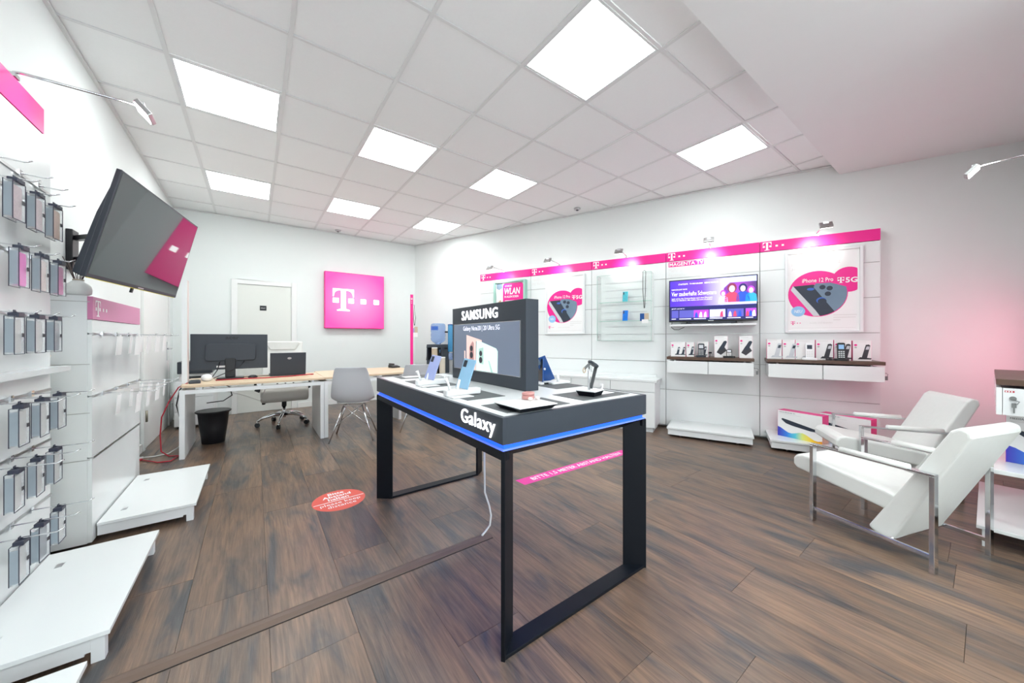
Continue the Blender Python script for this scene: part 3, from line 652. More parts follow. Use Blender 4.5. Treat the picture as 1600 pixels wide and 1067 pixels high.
# ------------------------------------------------------------------ wall drawers with walnut tops, low plinths
def key(p, x, y, z, sx):
    MB().cyl((x, y, z), (x+.02*sx, y, z), .010, seg=10).build('lock', 'silver', p)
    MB().bar((x+.02*sx, y, z), (x+.045*sx, y, z), .004).tube([(x+.04*sx, y, z), (x+.055*sx, y, z-.012), (x+.05*sx, y, z-.03)], .0022, 6).box(x+.042*sx-.010, x+.042*sx+.012, y-.002, y+.002, z-.07, z-.03).build('key', 'dull_metal', p)
def drawer_unit(s0, s1, label):
    c = (s0+s1)/2; h = (s1-s0)/2; F = .35
    t = empty('drawer_shelf', RW(c, PF+.001), RWA, label, 'drawer shelf', 'wall drawers with walnut tops')
    MB().box(-h, h, -F, 0, .936, .970).build('walnut_top', 'walnut', t, bevel=.002)
    MB().box(-h+.012, h-.012, -F+.018, 0, .775, .915).build('carcass', 'white_satin', t)
    for a, b in ((-h+.006, -.004), (.004, h-.006)): MB().box(a, b, -F-.002, -F+.017, .772, .920).build('drawer_front', 'white_gloss', t, bevel=.002)
    for x in (-h+.09, h-.09): MB().cyl((x, -F+.05, .915), (x, -F+.05, .936), .014, seg=10).build('spacer', 'silver', t)
    key(t, h-.012, -F+.10, .855, 1)
    return t
drawer_unit(4.868, 5.775, 'white wall drawers with walnut top under the television')
drawer_unit(5.895, 6.82, 'white wall drawers with walnut top under the large phone poster')
def plinth(s0, s1, label):
    c = (s0+s1)/2; h = (s1-s0)/2
    t = empty('display_plinth', RW(c, PF+.001), RWA, label, 'plinth', 'low white display plinths')
    MB().box(-h, h, -.48, 0, .098, .118).build('deck', 'white_gloss', t, bevel=.002)
    MB().box(-h+.012, h-.012, -.468, -.452, .03, .098).box(-h+.012, -h+.028, -.452, 0, .03, .098).box(h-.028, h-.012, -.452, 0, .03, .098).build('apron', 'white_satin', t)
    for x in (-h+.15, 0, h-.15): MB().cyl((x, -.43, 0), (x, -.43, .05), .011, seg=8).build('foot', 'steel', t)
    for x in (-h+.14, h-.14): MB().box(x-.018, x+.018, -.10, -.075, .118, .1195).build('cable_slot', 'silver', t)
    return t
plinth(4.885, 5.765, 'low white display plinth standing empty under the television')
plinth(5.905, 6.80, 'low white display plinth carrying two router boxes behind the armchairs')
# sideboard below the showcase
t = empty('sideboard', RW(3.62, PF+.001), RWA, 'white low sideboard with drawers below the glass showcase', 'sideboard')
MB().box(-1.12, 1.12, -.40, 0, .06, .640).build('carcass', 'white_satin', t)
MB().box(-1.14, 1.14, -.42, 0, .640, .668).build('top', 'white_gloss', t, bevel=.002)
MB().box(-1.09, 1.09, -.37, 0, 0, .06).build('plinth_base', 'white_satin', t)
for i in range(4):
    xa = -1.12+i*.56
    MB().box(xa+.003, xa+.557, -.418, -.401, .515, .636).build('drawer_front', 'white_gloss', t, bevel=.002); MB().box(xa+.003, xa+.557, -.418, -.401, .065, .508).build('door', 'white_gloss', t, bevel=.002)
MB().box(-1.1, 1.08, -.03, -.005, .668, .70).build('upstand', 'white_gloss', t)

# ------------------------------------------------------------------ telephone boxes and handsets on the walnut tops
def handset_art(p, x, z, k, y, m, screen=True, dock=True, lean=.15, dark=True):
    if dock: flatmesh(MB().flat([(x-.30*k, z), (x+.30*k, z), (x+.34*k, z+.08*k), (x-.20*k, z+.14*k)], y), 'printed_dock', m, p)
    flatmesh(MB().flat([(x-.13*k, z+.06*k), (x+.12*k, z+.06*k), (x+(.13+lean)*k, z+.88*k), (x+(.05+lean)*k, z+.95*k), (x+(-.08+lean)*k, z+.92*k)], y-.0004), 'printed_handset', m, p)
    if screen: flatmesh(MB().flat([(x+(-.05+lean*.7)*k, z+.62*k), (x+(.10+lean*.7)*k, z+.62*k), (x+(.10+lean)*k, z+.82*k), (x+(-.04+lean)*k, z+.82*k)], y-.0008), 'printed_display', 'art_silver' if dark else 'art_navy', p)
def phone_box(s, off, wdt, hgt, dep, z, label, style, group):
    t = empty('telephone_box', RW(s, off, z), RWA, label, 'box', group)
    MB().box(-wdt/2, wdt/2, 0, dep, 0, hgt).build('carton', 'paper', t, bevel=.001)
    MB().box(-wdt/2-.0008, -wdt/2+.0004, .001, dep-.001, .001, hgt-.001).box(wdt/2-.0004, wdt/2+.0008, .001, dep-.001, .001, hgt-.001).build('side_panel', 'magenta', t)
    y = -.0008
    flatmesh(MB().disc(-wdt/2+.02, hgt*.78, .012, .010, y, 14), 'printed_badge', 'magenta', t); flatmesh(MB().disc(-wdt/2+.02, hgt*.66, .010, .008, y, 14), 'printed_badge', 'print_grey', t)
    flatmesh(MB().rect(-wdt/2+.012, wdt/2-.04, hgt*.93, hgt*.95, y), 'printed_line', 'print_light', t)
    k = hgt*.78
    if style == 'twin': handset_art(t, -.005, .02, k*.75, y, 'art_navy'); handset_art(t, .055, .02, k*.75, y, 'art_navy')
    elif style == 'single': handset_art(t, .01, .02, k*.8, y, 'art_navy')
    elif style == 'clam':
        flatmesh(MB().flat([(-.045, .06), (.0, .03), (.06, .085), (.035, .125), (-.005, .135)], y), 'printed_dock', 'print_dark', t)
        flatmesh(MB().flat([(-.02, .105), (.02, .085), (.062, .185), (.05, .20), (.03, .195)], y-.0005), 'printed_handset', 'art_navy', t)
    elif style == 'white': handset_art(t, .02, .015, k, y, 'art_silver', dark=False)
    else: handset_art(t, .015, .015, k, y, 'print_dark')
G1 = 'telephone boxes on the shelf under the television'; G2 = 'telephone boxes on the shelf under the large poster'
ZT = .9705
for a in ((4.985, .165, .18, 'twin', 'small telephone box picturing two dark handsets at the shelf end'), (5.125, .085, .18, 'single', 'narrow telephone box picturing one dark handset between its neighbours'),
          (5.262, .115, .185, 'single', 'telephone box standing behind the dark upright handset'), (5.452, .135, .255, 'clam', 'taller telephone box left of the dark desk phone'), (5.700, .128, .255, 'clam', 'taller telephone box right of the dark desk phone')):
    phone_box(a[0], PF+.235, a[1], a[2], .05, ZT, a[4], a[3], G1)
for a in ((5.965, .132, .218, 'white', 'white telephone box picturing a white handset, leftmost on the right shelf'), (6.093, .108, .212, 'white', 'telephone box picturing a white handset, second from the shelf end'), (6.232, .160, .212, 'white', 'telephone box standing behind the white handset'),
          (6.392, .138, .212, 'dark', 'telephone box picturing a dark handset beside the tangled cables'), (6.535, .132, .212, 'dark', 'telephone box standing behind the dark keypad handset'), (6.682, .138, .205, 'dark', 'telephone box picturing a dark handset, rightmost on the shelf')):
    phone_box(a[0], PF+.235, a[1], a[2], .05, ZT, a[4], a[3], G2)
def handset(s, off, m, label, wd=.055, h=.15, dockw=.09, scr='art_silver', lean=.12):
    t = empty('handset', RW(s, off, ZT), RWA, label, 'telephone')
    MB().prism(rrect(0, 0, dockw, .075, .02), lambda u, v, w_: (u, v, w_), 0, .022).build('dock', m, t, bevel=.004)
    M = Matrix.Translation((0, 0, .012)) @ Matrix.Rotation(-lean, 4, 'X')
    b = MB(); b.prism(rrect(0, h/2, wd, h, .014), lambda u, v, w_: tuple(M @ Vector((u, w_, v))), -.011, .011); b.build('body', m, t, bevel=.003)
    b = MB(); b.add([tuple(M @ Vector(q)) for q in ((-wd*.34, -.0118, h*.62), (wd*.34, -.0118, h*.62), (wd*.34, -.0118, h*.88), (-wd*.34, -.0118, h*.88))], [(0, 1, 2, 3)]); b.build('display', scr, t, fix=False)
    b = MB()
    for i in range(4):
        for j in range(3):
            u = (j-1)*wd*.28; v = h*(.14+i*.11); b.box(u-.006, u+.006, -.014, -.0105, v-.005, v+.005, M)
    b.build('keypad', 'steel' if m != 'white_plastic' else 'print_light', t)
    return t
handset(5.247, PF+.315, 'dark_plastic', 'dark grey handset upright in its dock on the shelf under the television', wd=.068, h=.155, dockw=.105)
handset(6.258, PF+.315, 'white_plastic', 'white cordless handset upright in its dock', wd=.062, h=.165, dockw=.12, scr='art_navy')
handset(6.508, PF+.315, 'black_plastic', 'black cordless handset with lit display and keypad', wd=.062, h=.172, dockw=.11, scr='sky_blue')
handset(5.535, PF+.315, 'black_plastic', 'squat black handset lying low beside its answering machine', wd=.056, h=.095, dockw=.12, lean=.5)
t = empty('charger', RW(5.335, PF+.26, ZT), RWA, 'small black charger plug on a stalk between the telephone boxes', 'charger')
MB().tube([(0, 0, .004), (.004, 0, .03), (0, 0, .05)], .003, 6).build('lead', 'cable_black', t); MB().box(-.012, .022, -.015, .015, .045, .065).build('plug', 'black_plastic', t, bevel=.004); MB().box(-.012, .012, -.012, .012, 0, .004).build('pad', 'black_plastic', t)
t = empty('coiled_cable', RW(6.40, PF+.325, ZT), RWA, 'tangled dark and white cables lying before the telephone boxes', 'cable')
MB().tube([(.05*math.cos(a*.9)*(1-.01*a)+.03, .018*math.sin(a*.9), .006+.006*math.sin(a*2.3)+.004) for a in range(22)], .004, 6).build('dark_loop', 'cable_black', t)
MB().tube([(.04*math.cos(a*.8)-.07, .015*math.sin(a*.8), .006+.003*math.sin(a)) for a in range(18)], .003, 6).build('white_loop', 'cable_white', t)

# router cartons
def router_box(loc, rz, label):
    t = empty('router_box', loc, rz, label, 'box', 'large router cartons')
    W_, H_, D_ = .40, .285, .13
    MB().box(-W_/2, W_/2, 0, D_, 0, H_).build('carton', 'paper', t, bevel=.001)
    MB().box(-W_/2, W_/2, .001, D_, H_-.0005, H_+.001).box(W_/2-.0005, W_/2+.001, .001, D_, .11, H_).box(-W_/2-.001, -W_/2+.0005, .001, D_, .0, H_).build('sleeve', 'magenta', t)
    MB().box(W_/2-.0005, W_/2+.001, .001, D_, .001, .11).build('sleeve_end', 'peach_case', t)
    b = MB(); n = 12
    top = [(-W_/2+W_*i/n, .085+.02*math.cos(i*.9) - .05*i/n) for i in range(n+1)]
    flatmesh(b.flat([(-W_/2, .002), (W_/2, .002)]+top[::-1], -.0012), 'printed_colour_wave', 'rainbow', t)
    flatmesh(MB().flat([(-.165, .190), (-.155, .178), (-.12, .150), (-.06, .135), (.10, .112), (.15, .112), (.165, .125), (.16, .135), (-.10, .190), (-.155, .200)], -.0015), 'printed_router', 'art_navy', t)
    text('lettering', 'MEDIA RECEIVER 401', 'print_dark', t, -.185, .262, .15, .010, -.0012); flatmesh(MB().rect(-.185, .02, .247, .250, -.0012), 'small_print', 'print_light', t)
    return t
router_box((4.675, 1.194, .118), -1.738, 'router carton standing at the front of the plinth, rainbow print in full view')
router_box((4.85, .87, .118), -1.738, 'router carton on the plinth half hidden behind the farther armchair')

# ------------------------------------------------------------------ dark display table with blue light line
TX0, TX1, TY0, TY1, TZ = .738, 1.655, 1.062, 2.72, .905
t = empty('display_table', ((TX0+TX1)/2, (TY0+TY1)/2, 0), 0, 'dark display table with a glowing blue line and white inset top', 'display table')
hx, hy = (TX1-TX0)/2, (TY1-TY0)/2
MB().box(-hx, -hx+.02, -hy, hy, .803, TZ).box(hx-.02, hx, -hy, hy, .803, TZ).box(-hx+.02, hx-.02, -hy, -hy+.02, .803, TZ).box(-hx+.02, hx-.02, hy-.02, hy, .803, TZ).build('skirt', 'charcoal', t, bevel=.0015)
MB().box(-hx+.0205, hx-.0205, -hy+.0205, hy-.0205, .87, TZ-.0005).build('top_surface', 'table_top', t)
MB().box(-hx+.03, hx-.03, -hy+.03, hy-.03, .780, .870).build('core', 'black_metal', t)
g = .014
MB().box(-hx+g, hx-g, -hy+g, hy-g, .784, .802).build('light_strip', 'blue_glow', t)
MB().box(-hx+.004, hx-.004, -hy+.004, hy-.004, .7785, .7835).build('light_lip', 'blue_glow_soft', t)
# frame: two loops of flat bars whose upright plates slant towards the middle
pl = .092; th = .016
ZB, ZTP = .0, .778
for sx in (-1, 1):
    for sy in (-1, 1):
        ox, oy = sx*(hx-.002), sy*(hy-.002); ix, iy = ox-sx*pl, oy-sy*pl*.80
        d = Vector((ix-ox, iy-oy)).normalized(); n = Vector((-d.y, d.x))*th*.5
        MB().prism([(ox+n.x, oy+n.y), (ix+n.x, iy+n.y), (ix-n.x, iy-n.y), (ox-n.x, oy-n.y)], lambda u, v, w_: (u, v, w_), .0, ZTP).build('leg', 'black_metal', t, bevel=.002)
for sy in (-1, 1):
    o = sy*(hy-.002); i = o-sy*pl*.80
    MB().prism([(-hx+.002, o), (hx-.002, o), (hx-.002-pl, i), (-hx+.002+pl, i)], lambda u, v, w_: (u, v, w_), .0, .014).build('floor_bar', 'black_metal', t, bevel=.002)
    MB().add([(-hx+.002, o, ZTP), (hx-.002, o, ZTP), (hx-.002-pl, i, ZTP-.045), (-hx+.002+pl, i, ZTP-.045), (-hx+.002, o-sy*.016, ZTP), (hx-.002, o-sy*.016, ZTP), (hx-.002-pl, i, ZTP-.005), (-hx+.002+pl, i, ZTP-.005)],
             [(0, 1, 2, 3), (4, 7, 6, 5), (0, 4, 5, 1), (3, 2, 6, 7), (0, 3, 7, 4), (1, 5, 6, 2)]).build('top_bar', 'black_metal', t)
for sx in (-1, 1):
    o = sx*(hx-.002); MB().box(min(o, o-sx*.03), max(o, o-sx*.03), -hy+.002, hy-.002, ZTP-.034, ZTP-.0005).build('side_rail', 'black_metal', t)
def rot_child(o, rz, loc): o.rotation_euler = (0, 0, rz); o.location = loc; return o
# text on the left skirt: faces -x, so a front facing -y is turned by -90 degrees (local x runs towards -y)
tx = text('lettering', 'Galaxy', 'letter_glow', t, 0, 0, .270, .078, 0, bold=0, depth=.004, space=1.08, res=4)
rot_child(tx, -PI/2, (-hx-.0005, -hy+.318, .815))
for (a, b, c, d) in ((.83, 1.045, 1.98, 2.37), (.812, 1.03, 1.46, 1.815), (.80, 1.15, 1.12, 1.317), (1.25, 1.61, 1.13, 1.345), (1.41, 1.63, 1.48, 1.84), (.855, 1.16, 2.51, 2.70), (1.28, 1.60, 2.50, 2.69)):
    cx, cy = (TX0+TX1)/2, (TY0+TY1)/2
    MB().box(a-cx, b-cx, c-cy, d-cy, TZ-.0006, TZ+.0012).build('display_mat', 'mat_grey', t)
MB().tube([(x-1.1965, y-1.891, z) for x, y, z in ((1.139, 1.836, .76), (1.139, 1.836, .40), (1.142, 1.836, .25), (1.163, 1.82, .17), (1.172, 1.813, .11), (1.165, 1.815, .05), (1.142, 1.825, .018), (1.10, 1.80, .016))], .006, 8).build('power_cable', 'cable_white', t)

# dark lightbox standing on the table (front faces -x)
t = empty('lightbox', (1.205, 1.955, TZ+.0002), -PI/2, 'dark upright lightbox with glowing lettering and two phones pictured, on the table', 'lightbox')
BW2, BH = .445, .515
MB().box(-BW2, BW2, 0, .092, 0, BH).build('body', 'charcoal', t, bevel=.002)
MB().box(-.408, .400, -.006, .0, .075, .395).build('screen_frame', 'silver', t)
sc = flatmesh(MB().rect(-.405, .397, .078, .392, -.0065), 'screen', 'screen_grey', t)
text('lettering', 'SAMSUNG', 'letter_glow', t, -.292, .422, .46, .066, 0, bold=0.004, depth=.005, space=1.1)
text('lettering', 'Galaxy Note20 | 20 Ultra 5G', 'scr_white', sc, -.262, .338, .46, .040, -.0075)
def pane(name, m, pts, dy): return flatmesh(MB().flat(pts, -.0065-dy), name, m, sc)
pane('pictured_phone', 'pic_rose', [(-.215, .080), (-.085, .080), (-.085, .275), (-.01, .265), (-.01, .282), (-.215, .318)], .0006)
pane('pictured_camera', 'pic_rose_dark', [(-.172, .150), (-.112, .142), (-.112, .262), (-.13, .275), (-.172, .235)], .0012)
pane('pictured_phone', 'pic_mint', [(-.082, .080), (.175, .080), (.178, .215), (.16, .232), (-.01, .270), (-.075, .278)], .0010)
pane('pictured_camera', 'pic_mint_dark', [(-.045, .130), (.012, .124), (.012, .235), (-.045, .225)], .0016)
for x, z, r in ((-.142, .225, .020), (-.142, .180, .022), (-.02, .195, .018), (-.02, .152, .020)): flatmesh(MB().disc(x, z, r, r, -.0092, 18), 'pictured_lens', 'pic_dark', sc)
pane('pictured_pen', 'pic_rose', [(-.245, .095), (-.228, .093), (-.228, .205), (-.245, .208)], .0018)
pane('pictured_pen', 'pic_mint_dark', [(.105, .080), (.125, .080), (.085, .150), (.07, .152)], .0018)

# phones on white props
def plate(name, m, parent, O, w_, up, n, wd, h, th_, x0=0, z0=0, bevel=0):
    """box spanned by unit vectors w_ (width), up (height), n (thickness) from base centre O"""
    O, w_, up, n = map(Vector, (O, w_, up, n))
    p = [O+w_*(x0+a*wd/2)+up*(z0+c*h)+n*(b*th_) for c in (0, 1) for b in (0, 1) for a in (-1, 1)]
    return MB().add(p, [(0, 2, 3, 1), (4, 5, 7, 6), (0, 1, 5, 4), (2, 6, 7, 3), (0, 4, 6, 2), (1, 3, 7, 5)]).build(name, m, parent, bevel=bevel)
def demo_phone(loc, wv, upv, m, label, wd=.074, h=.158, flip=False, cams='stack', plate_m='dark_plastic'):
    o = empty('smartphone', loc, 0, label, 'phone')
    wv = Vector(wv).normalized(); upv = Vector(upv).normalized(); wv = (wv-upv*wv.dot(upv)).normalized(); n = wv.cross(upv)
    plate('body', m, o, (0, 0, 0), wv, upv, n, wd, h, .008, bevel=.003)
    plate('screen', 'black_plastic', o, n*-.0006, wv, upv, n, wd-.006, h-.006, .0007, z0=.003)
    plate('camera_bump', plate_m, o, n*.008, wv, upv, n, .020, .036 if cams == 'stack' else .05, .0016, x0=-wd/2+.017, z0=h-(.046 if cams == 'stack' else .060), bevel=.0005)
    return o, wv, upv, n
UPV = (.36, .05, .93)
def phone_prop(loc, label, length=.20):
    o = empty('phone_prop', loc, 0, label, 'phone stand', 'white phone props on the table')
    MB().prism(rrect(0, 0, length, .05, .012), lambda u, v, w_: (u, v, w_), 0, .030).build('base_bar', 'white_plastic', o, bevel=.004)
    MB().tube([(-.075, -.01, .028), (-.085, -.012, .06), (-.10, -.012, .09)], .007, 8, rs=[.007, .006, .010]).tube([(-.03, 0, .028), (-.02, .005, .055), (-.01, .01, .075)], .009, 8).build('holder_arm', 'white_plastic', o)
    MB().box(-.095, .02, -.085, -.03, -.002, .0015).build('info_card', 'paper', o)
    return o
phone_prop((.90, 2.085, TZ+.0035), 'white phone prop under the lilac smartphone')
phone_prop((.868, 1.615, TZ+.0035), 'white phone prop under the light blue smartphone')
demo_phone((.882, 2.075, TZ+.036), (.50, -.86, 0), UPV, 'phone_lilac', 'lilac smartphone leaning on its white prop at the far end of the table')
demo_phone((.858, 1.602, TZ+.036), (.50, -.86, 0), UPV, 'phone_blue', 'light blue smartphone leaning on its white prop before the lightbox')
# behind the lightbox
o, wv, uv, n = demo_phone((1.575, 1.72, TZ+.016), (.75, -.66, 0), (-.42, .10, .90), 'phone_navy', 'navy blue smartphone leaning at the right of the lightbox', wd=.072, h=.172, plate_m='art_steel')
pts = [(.0, .010), (.006, .004), (.0, -.007), (-.006, .004)]
for a_ in (0,):
    q = MB().add([tuple(n*.0084+wv*(x*.9)+uv*(.088+z*.9)) for x, z in [(.008*math.cos(2*PI*i/14), .009*math.sin(2*PI*i/14)) for i in range(14)]], [tuple(range(14))]); q.build('emblem', 'logo_white', o, fix=False)
pp = empty('phone_prop', (1.60, 1.70, TZ+.002), 0, 'white phone prop under the navy smartphone', 'phone stand', 'white phone props on the table')
MB().prism(rrect(-.01, -.03, .16, .10, .015), lambda u, v, w_: (u, v, w_), 0, .014).build('base_bar', 'white_plastic', pp, bevel=.003); MB().tube([(-.02, -.06, .012), (-.03, -.06, .035), (-.015, -.045, .05)], .010, 8).build('holder_arm', 'white_plastic', pp)
demo_phone((1.505, 1.735, TZ+.012), (.30, .95, 0), (0.02, 0, 1), 'phone_navy', 'thin navy smartphone seen edge on beside the lightbox', wd=.07, h=.15)
pb = empty('phone_prop', (1.50, 1.72, TZ), 0, 'low dark and white prop under the edge-on smartphone', 'phone stand', 'white phone props on the table')
MB().box(-.05, .06, -.05, .05, 0, .008).build('base_bar', 'white_plastic', pb, bevel=.002); MB().box(-.02, .07, -.058, -.051, .003, .012).build('holder_arm', 'black_plastic', pb)
# tray with earbuds
t = empty('display_tray', (.928, 1.160, TZ+.0015), 0, 'white tray with dark underside on the nearest mat', 'tray')
MB().add([(-.088, -.075, 0), (.078, -.075, 0), (.078, .07, 0), (-.088, .07, 0), (-.105, -.092, .018), (.092, -.092, .018), (.092, .085, .018), (-.105, .085, .018)], [(3, 2, 1, 0), (4, 5, 6, 7), (0, 1, 5, 4), (1, 2, 6, 5), (2, 3, 7, 6), (3, 0, 4, 7)]).build('underside', 'black_metal', t)
MB().box(-.106, .093, -.093, .086, .0182, .0225).build('tray_top', 'white_plastic', t, bevel=.001)
text('lettering', 'Galaxy Buds', 'print_light', t, -.02, -.075, .09, .012, .0232, floor=True)
t = empty('earbud_case', (.985, 1.218, TZ+.0245), .5, 'rose pink earbud case on the white tray', 'earbud case')
MB().prism(rrect(0, 0, .062, .05, .02, 6), lambda u, v, w_: (u, v, w_), 0, .017).build('base', 'rose', t, bevel=.004)
MB().prism(rrect(0, 0, .062, .05, .02, 6), lambda u, v, w_: (u, v, w_), .018, .030).build('lid', 'rose', t, bevel=.005)
for k, (x, y) in enumerate(((.962, 1.175), (1.0, 1.172))):
    t = empty('earbud', (x, y, TZ+.0245), k, 'pearl coloured earbud, %s of the pair before the rose case' % ('left' if k == 0 else 'right'), 'earbud', 'pair of earbuds on the tray')
    MB().lathe([(.004, 0), (.010, .004), (.011, .010), (.006, .015)], seg=12).build('shell', 'pearl', t); MB().cyl((.006, 0, .008), (.014, 0, .011), .005, seg=8).build('tip', 'rose', t)
# smartwatch on its stand
t = empty('watch_stand', (1.392, 1.215, TZ+.0015), .25, 'dark and white smartwatch stand on the right mat', 'watch stand')
MB().add([(-.042, -.042, 0), (.042, -.042, 0), (.042, .042, 0), (-.042, .042, 0), (-.052, -.052, .024), (.052, -.052, .024), (.052, .052, .024), (-.052, .052, .024)], [(3, 2, 1, 0), (4, 5, 6, 7), (0, 1, 5, 4), (1, 2, 6, 5), (2, 3, 7, 6), (3, 0, 4, 7)]).build('foot', 'black_metal', t)
MB().box(-.053, .053, -.053, .053, .024, .030).build('top_plate', 'white_plastic', t, bevel=.002)
MB().cyl((-.012, .0, .030), (-.012, .0, .150), .006, seg=10).build('post', 'silver', t)
w_ = empty('smartwatch', (1.392, 1.215, TZ+.0015), .25, 'dark round smartwatch with its strap spread on the stand', 'watch')
M = Matrix.Translation((.012, -.012, .160)) @ Matrix.Rotation(.5, 4, 'Y') @ Matrix.Rotation(.35, 4, 'X')
b = MB(); n_ = 20
P = [tuple(M @ Vector((.030*math.cos(2*PI*i/n_), .030*math.sin(2*PI*i/n_), z))) for z in (-.006, .006) for i in range(n_)]
b.add(P, [tuple(range(n_-1, -1, -1)), tuple(range(n_, 2*n_))]+[(i, (i+1) % n_, n_+(i+1) % n_, n_+i) for i in range(n_)]); b.build('watch_case', 'dark_plastic', w_, bevel=.002)
MB().bar((.030, -.02, .150), (-.008, -.008, .036), .020, .004).build('lower_strap', 'mat_grey', w_)
MB().bar((-.006, -.006, .168), (-.062, .0, .140), .016, .004).build('upper_strap', 'mat_grey', w_)
MB().tube([(-.062+.013*math.cos(a_*PI/6), .0, .132+.011*math.sin(a_*PI/6)) for a_ in range(13)], .003, 6).build('buckle', 'tan', w_)
t = empty('cable_clip', (1.515, 1.25, TZ+.0015), 0, 'small white plug with a card on the right mat', 'plug')
MB().box(-.06, .05, -.055, .02, 0, .0015).build('info_card', 'paper', t); MB().tube([(.03, .02, .006), (.045, .025, .02), (.04, .02, .035), (.025, .015, .038)], .006, 8).build('plug', 'white_plastic', t)
t = empty('coiled_cable', (1.075, 2.40, TZ), 0, 'coil of white charging cable on the far part of the table', 'cable')
MB().tube([((.055-.0006*a_)*math.cos(a_*.55), (.04-.0004*a_)*math.sin(a_*.55), .006+.0004*a_) for a_ in range(40)], .004, 6).build('coil', 'cable_white', t); MB().box(.05, .075, -.06, -.04, 0, .02).build('plug', 'white_plastic', t, bevel=.003)
for (x, y, lb) in ((.96, 2.60, 'white information card on the far mat of the table'), ):
    t = empty('info_card', (x, y, TZ+.0015), 0, lb, 'card'); MB().box(-.06, .06, -.05, .05, 0, .0015).build('card', 'paper', t); MB().box(-.04, .03, -.02, -.012, .0015, .0018).build('printed_line', 'print_light', t)

# ------------------------------------------------------------------ floor stickers and the cable cover
t = empty('floor_sticker', (.505, 2.858, .0004), .045, 'round red floor sticker asking people to keep distance', 'sticker')
MB().add([(.178*math.cos(2*PI*i/48), .182*math.sin(2*PI*i/48), 0) for i in range(48)], [tuple(range(48))]).build('disc', 'sticker_red', t, fix=False)
text('lettering', 'Bitte\nAbstand\nhalten', 'logo_white', t, -.098, .010, .196, .140, .0006, bold=.02, floor=True)
MB().add([(-.170, -.012, .0006), (.170, -.012, .0006), (.170, -.004, .0006), (-.170, -.004, .0006)], [(0, 1, 2, 3)]).build('rule', 'logo_white', t, fix=False)
text('lettering', 'please keep\ndistance', 'logo_white', t, -.135, -.115, .27, .090, .0006, floor=True)
t = empty('floor_sticker', (2.47, 2.285, .0004), -.022, 'long magenta floor strip with white lettering behind the table', 'sticker')
MB().add([(-.69, -.058, 0), (.70, -.05, 0), (.70, .062, 0), (-.70, .062, 0)], [(0, 1, 2, 3)]).build('strip', 'sticker_pink', t, fix=False)
text('lettering', 'BITTE 1,5 METER ABSTAND HALTEN!', 'logo_white', t, -.57, -.032, 1.18, .066, .0006, bold=.012, floor=True)
t = empty('cable_cover', (0, 1.80, 0), 0, 'brown floor cable cover strip running from the table to the left', 'cable cover')
MB().prism([(-.035, 0), (.035, 0), (.030, .005), (.012, .012), (-.012, .012), (-.030, .005)], lambda u, v, w_: (w_, u, v), -.43, 1.155).build('cover', 'duct', t)
MB().prism([(-.0385, 0), (-.0352, 0), (-.0352, .002), (-.0385, .002)], lambda u, v, w_: (w_, u, v), -.43, 1.155).build('lower_edge', 'rug_dark', t)

# ------------------------------------------------------------------ white armchairs with chrome frames
def armchair(loc, rz, label):
    """local front = +y, legs at x +-.255, y +-.275"""
    t = empty('armchair', loc, rz, label, 'armchair', 'white leather armchairs')
    X, Y, A = .258, .275, .495
    for sx in (-1, 1):
        x = sx*X
        for sy in (-1, 1): MB().box(x-.018, x+.018, sy*Y-.010, sy*Y+.010, 0, A).build('leg', 'chrome', t, bevel=.002)
        MB().box(x-.018, x+.018, -Y-.010, Y+.010, A, A+.012).build('arm_rail', 'chrome', t, bevel=.002)
        MB().box(x-.008, x+.008, -Y+.01, Y-.01, .070, .092).build('floor_rail', 'chrome', t, bevel=.002)
        MB().tube([(x, -Y+.09, A+.014), (x, -.05, A+.014), (x, Y-.15, A+.014)], .020, 10).build('arm_pad', 'leather', t)
    MB().cyl((-X, -.10, .081), (X, -.10, .081), .009, seg=10).build('back_rod', 'chrome', t)
    # seat: long slab, front edge rounded and overhanging
    prof = [(.40, .300), (.42, .325), (.42, .365), (.40, .395), (.36, .405), (-.06, .340), (-.125, .325), (-.125, .235), (-.08, .226), (.30, .285)]
    MB().prism(prof, lambda u, v, w_: (w_, u, v), -.228, .228).build('seat', 'leather', t, bevel=.016, seg=3)
    # back: tapered slab leaning backwards, reaching almost to the floor
    prof = [(-.06, .095), (-.02, .080), (-.255, .700), (-.30, .745), (-.345, .735), (-.355, .70), (-.285, .46), (-.13, .085)]
    prof = [(-.015, .085), (.005, .10), (-.20, .50), (-.318, .735), (-.350, .760), (-.388, .748), (-.392, .715), (-.295, .50), (-.105, .075), (-.06, .064)]
    MB().prism(prof, lambda u, v, w_: (w_, u, v), -.232, .232).build('backrest', 'leather', t, bevel=.014, seg=3)
    return t
armchair((3.122, .340, 0), math.atan2(-.18, .52)+0.0, 'white leather armchair with chrome frame nearest the camera')
armchair((4.235, .485, 0), math.radians(30), 'white leather armchair with chrome frame nearer the pink lit wall')

# ------------------------------------------------------------------ display unit in the alcove on the right, facing +y
t = empty('display_wall_unit', (3.90, YN, 0), PI, 'white display unit with drawers and shelves at the right picture edge', 'display wall')
hw = .512
MB().box(-hw, hw, -.055, -.002, .03, 2.35).build('carcass', 'white_satin', t)
for a, b in zip(GRO[:-1], GRO[1:]): MB().box(-hw, hw, -.08, -.056, a+(.035 if a == 0 else .004), b-.004).build('panel', 'white_gloss', t)
hb = MB().box(-hw, hw, -.084, -.056, 2.227, 2.347).build('header_band', 'magenta', t); t_logo('emblem', 'logo_white', hb, -hw+.025, 2.239, .096, -.0855, gap=.45, dot_size=.26)
D0 = .08
t = empty('drawer_shelf', (3.90, YN+.081, 0), PI, 'white drawer box with brown top and a key in its lock, at the right edge', 'drawer shelf')
F = .352
MB().box(-hw, hw, -F, 0, .936, .970).build('walnut_top', 'walnut', t, bevel=.002)
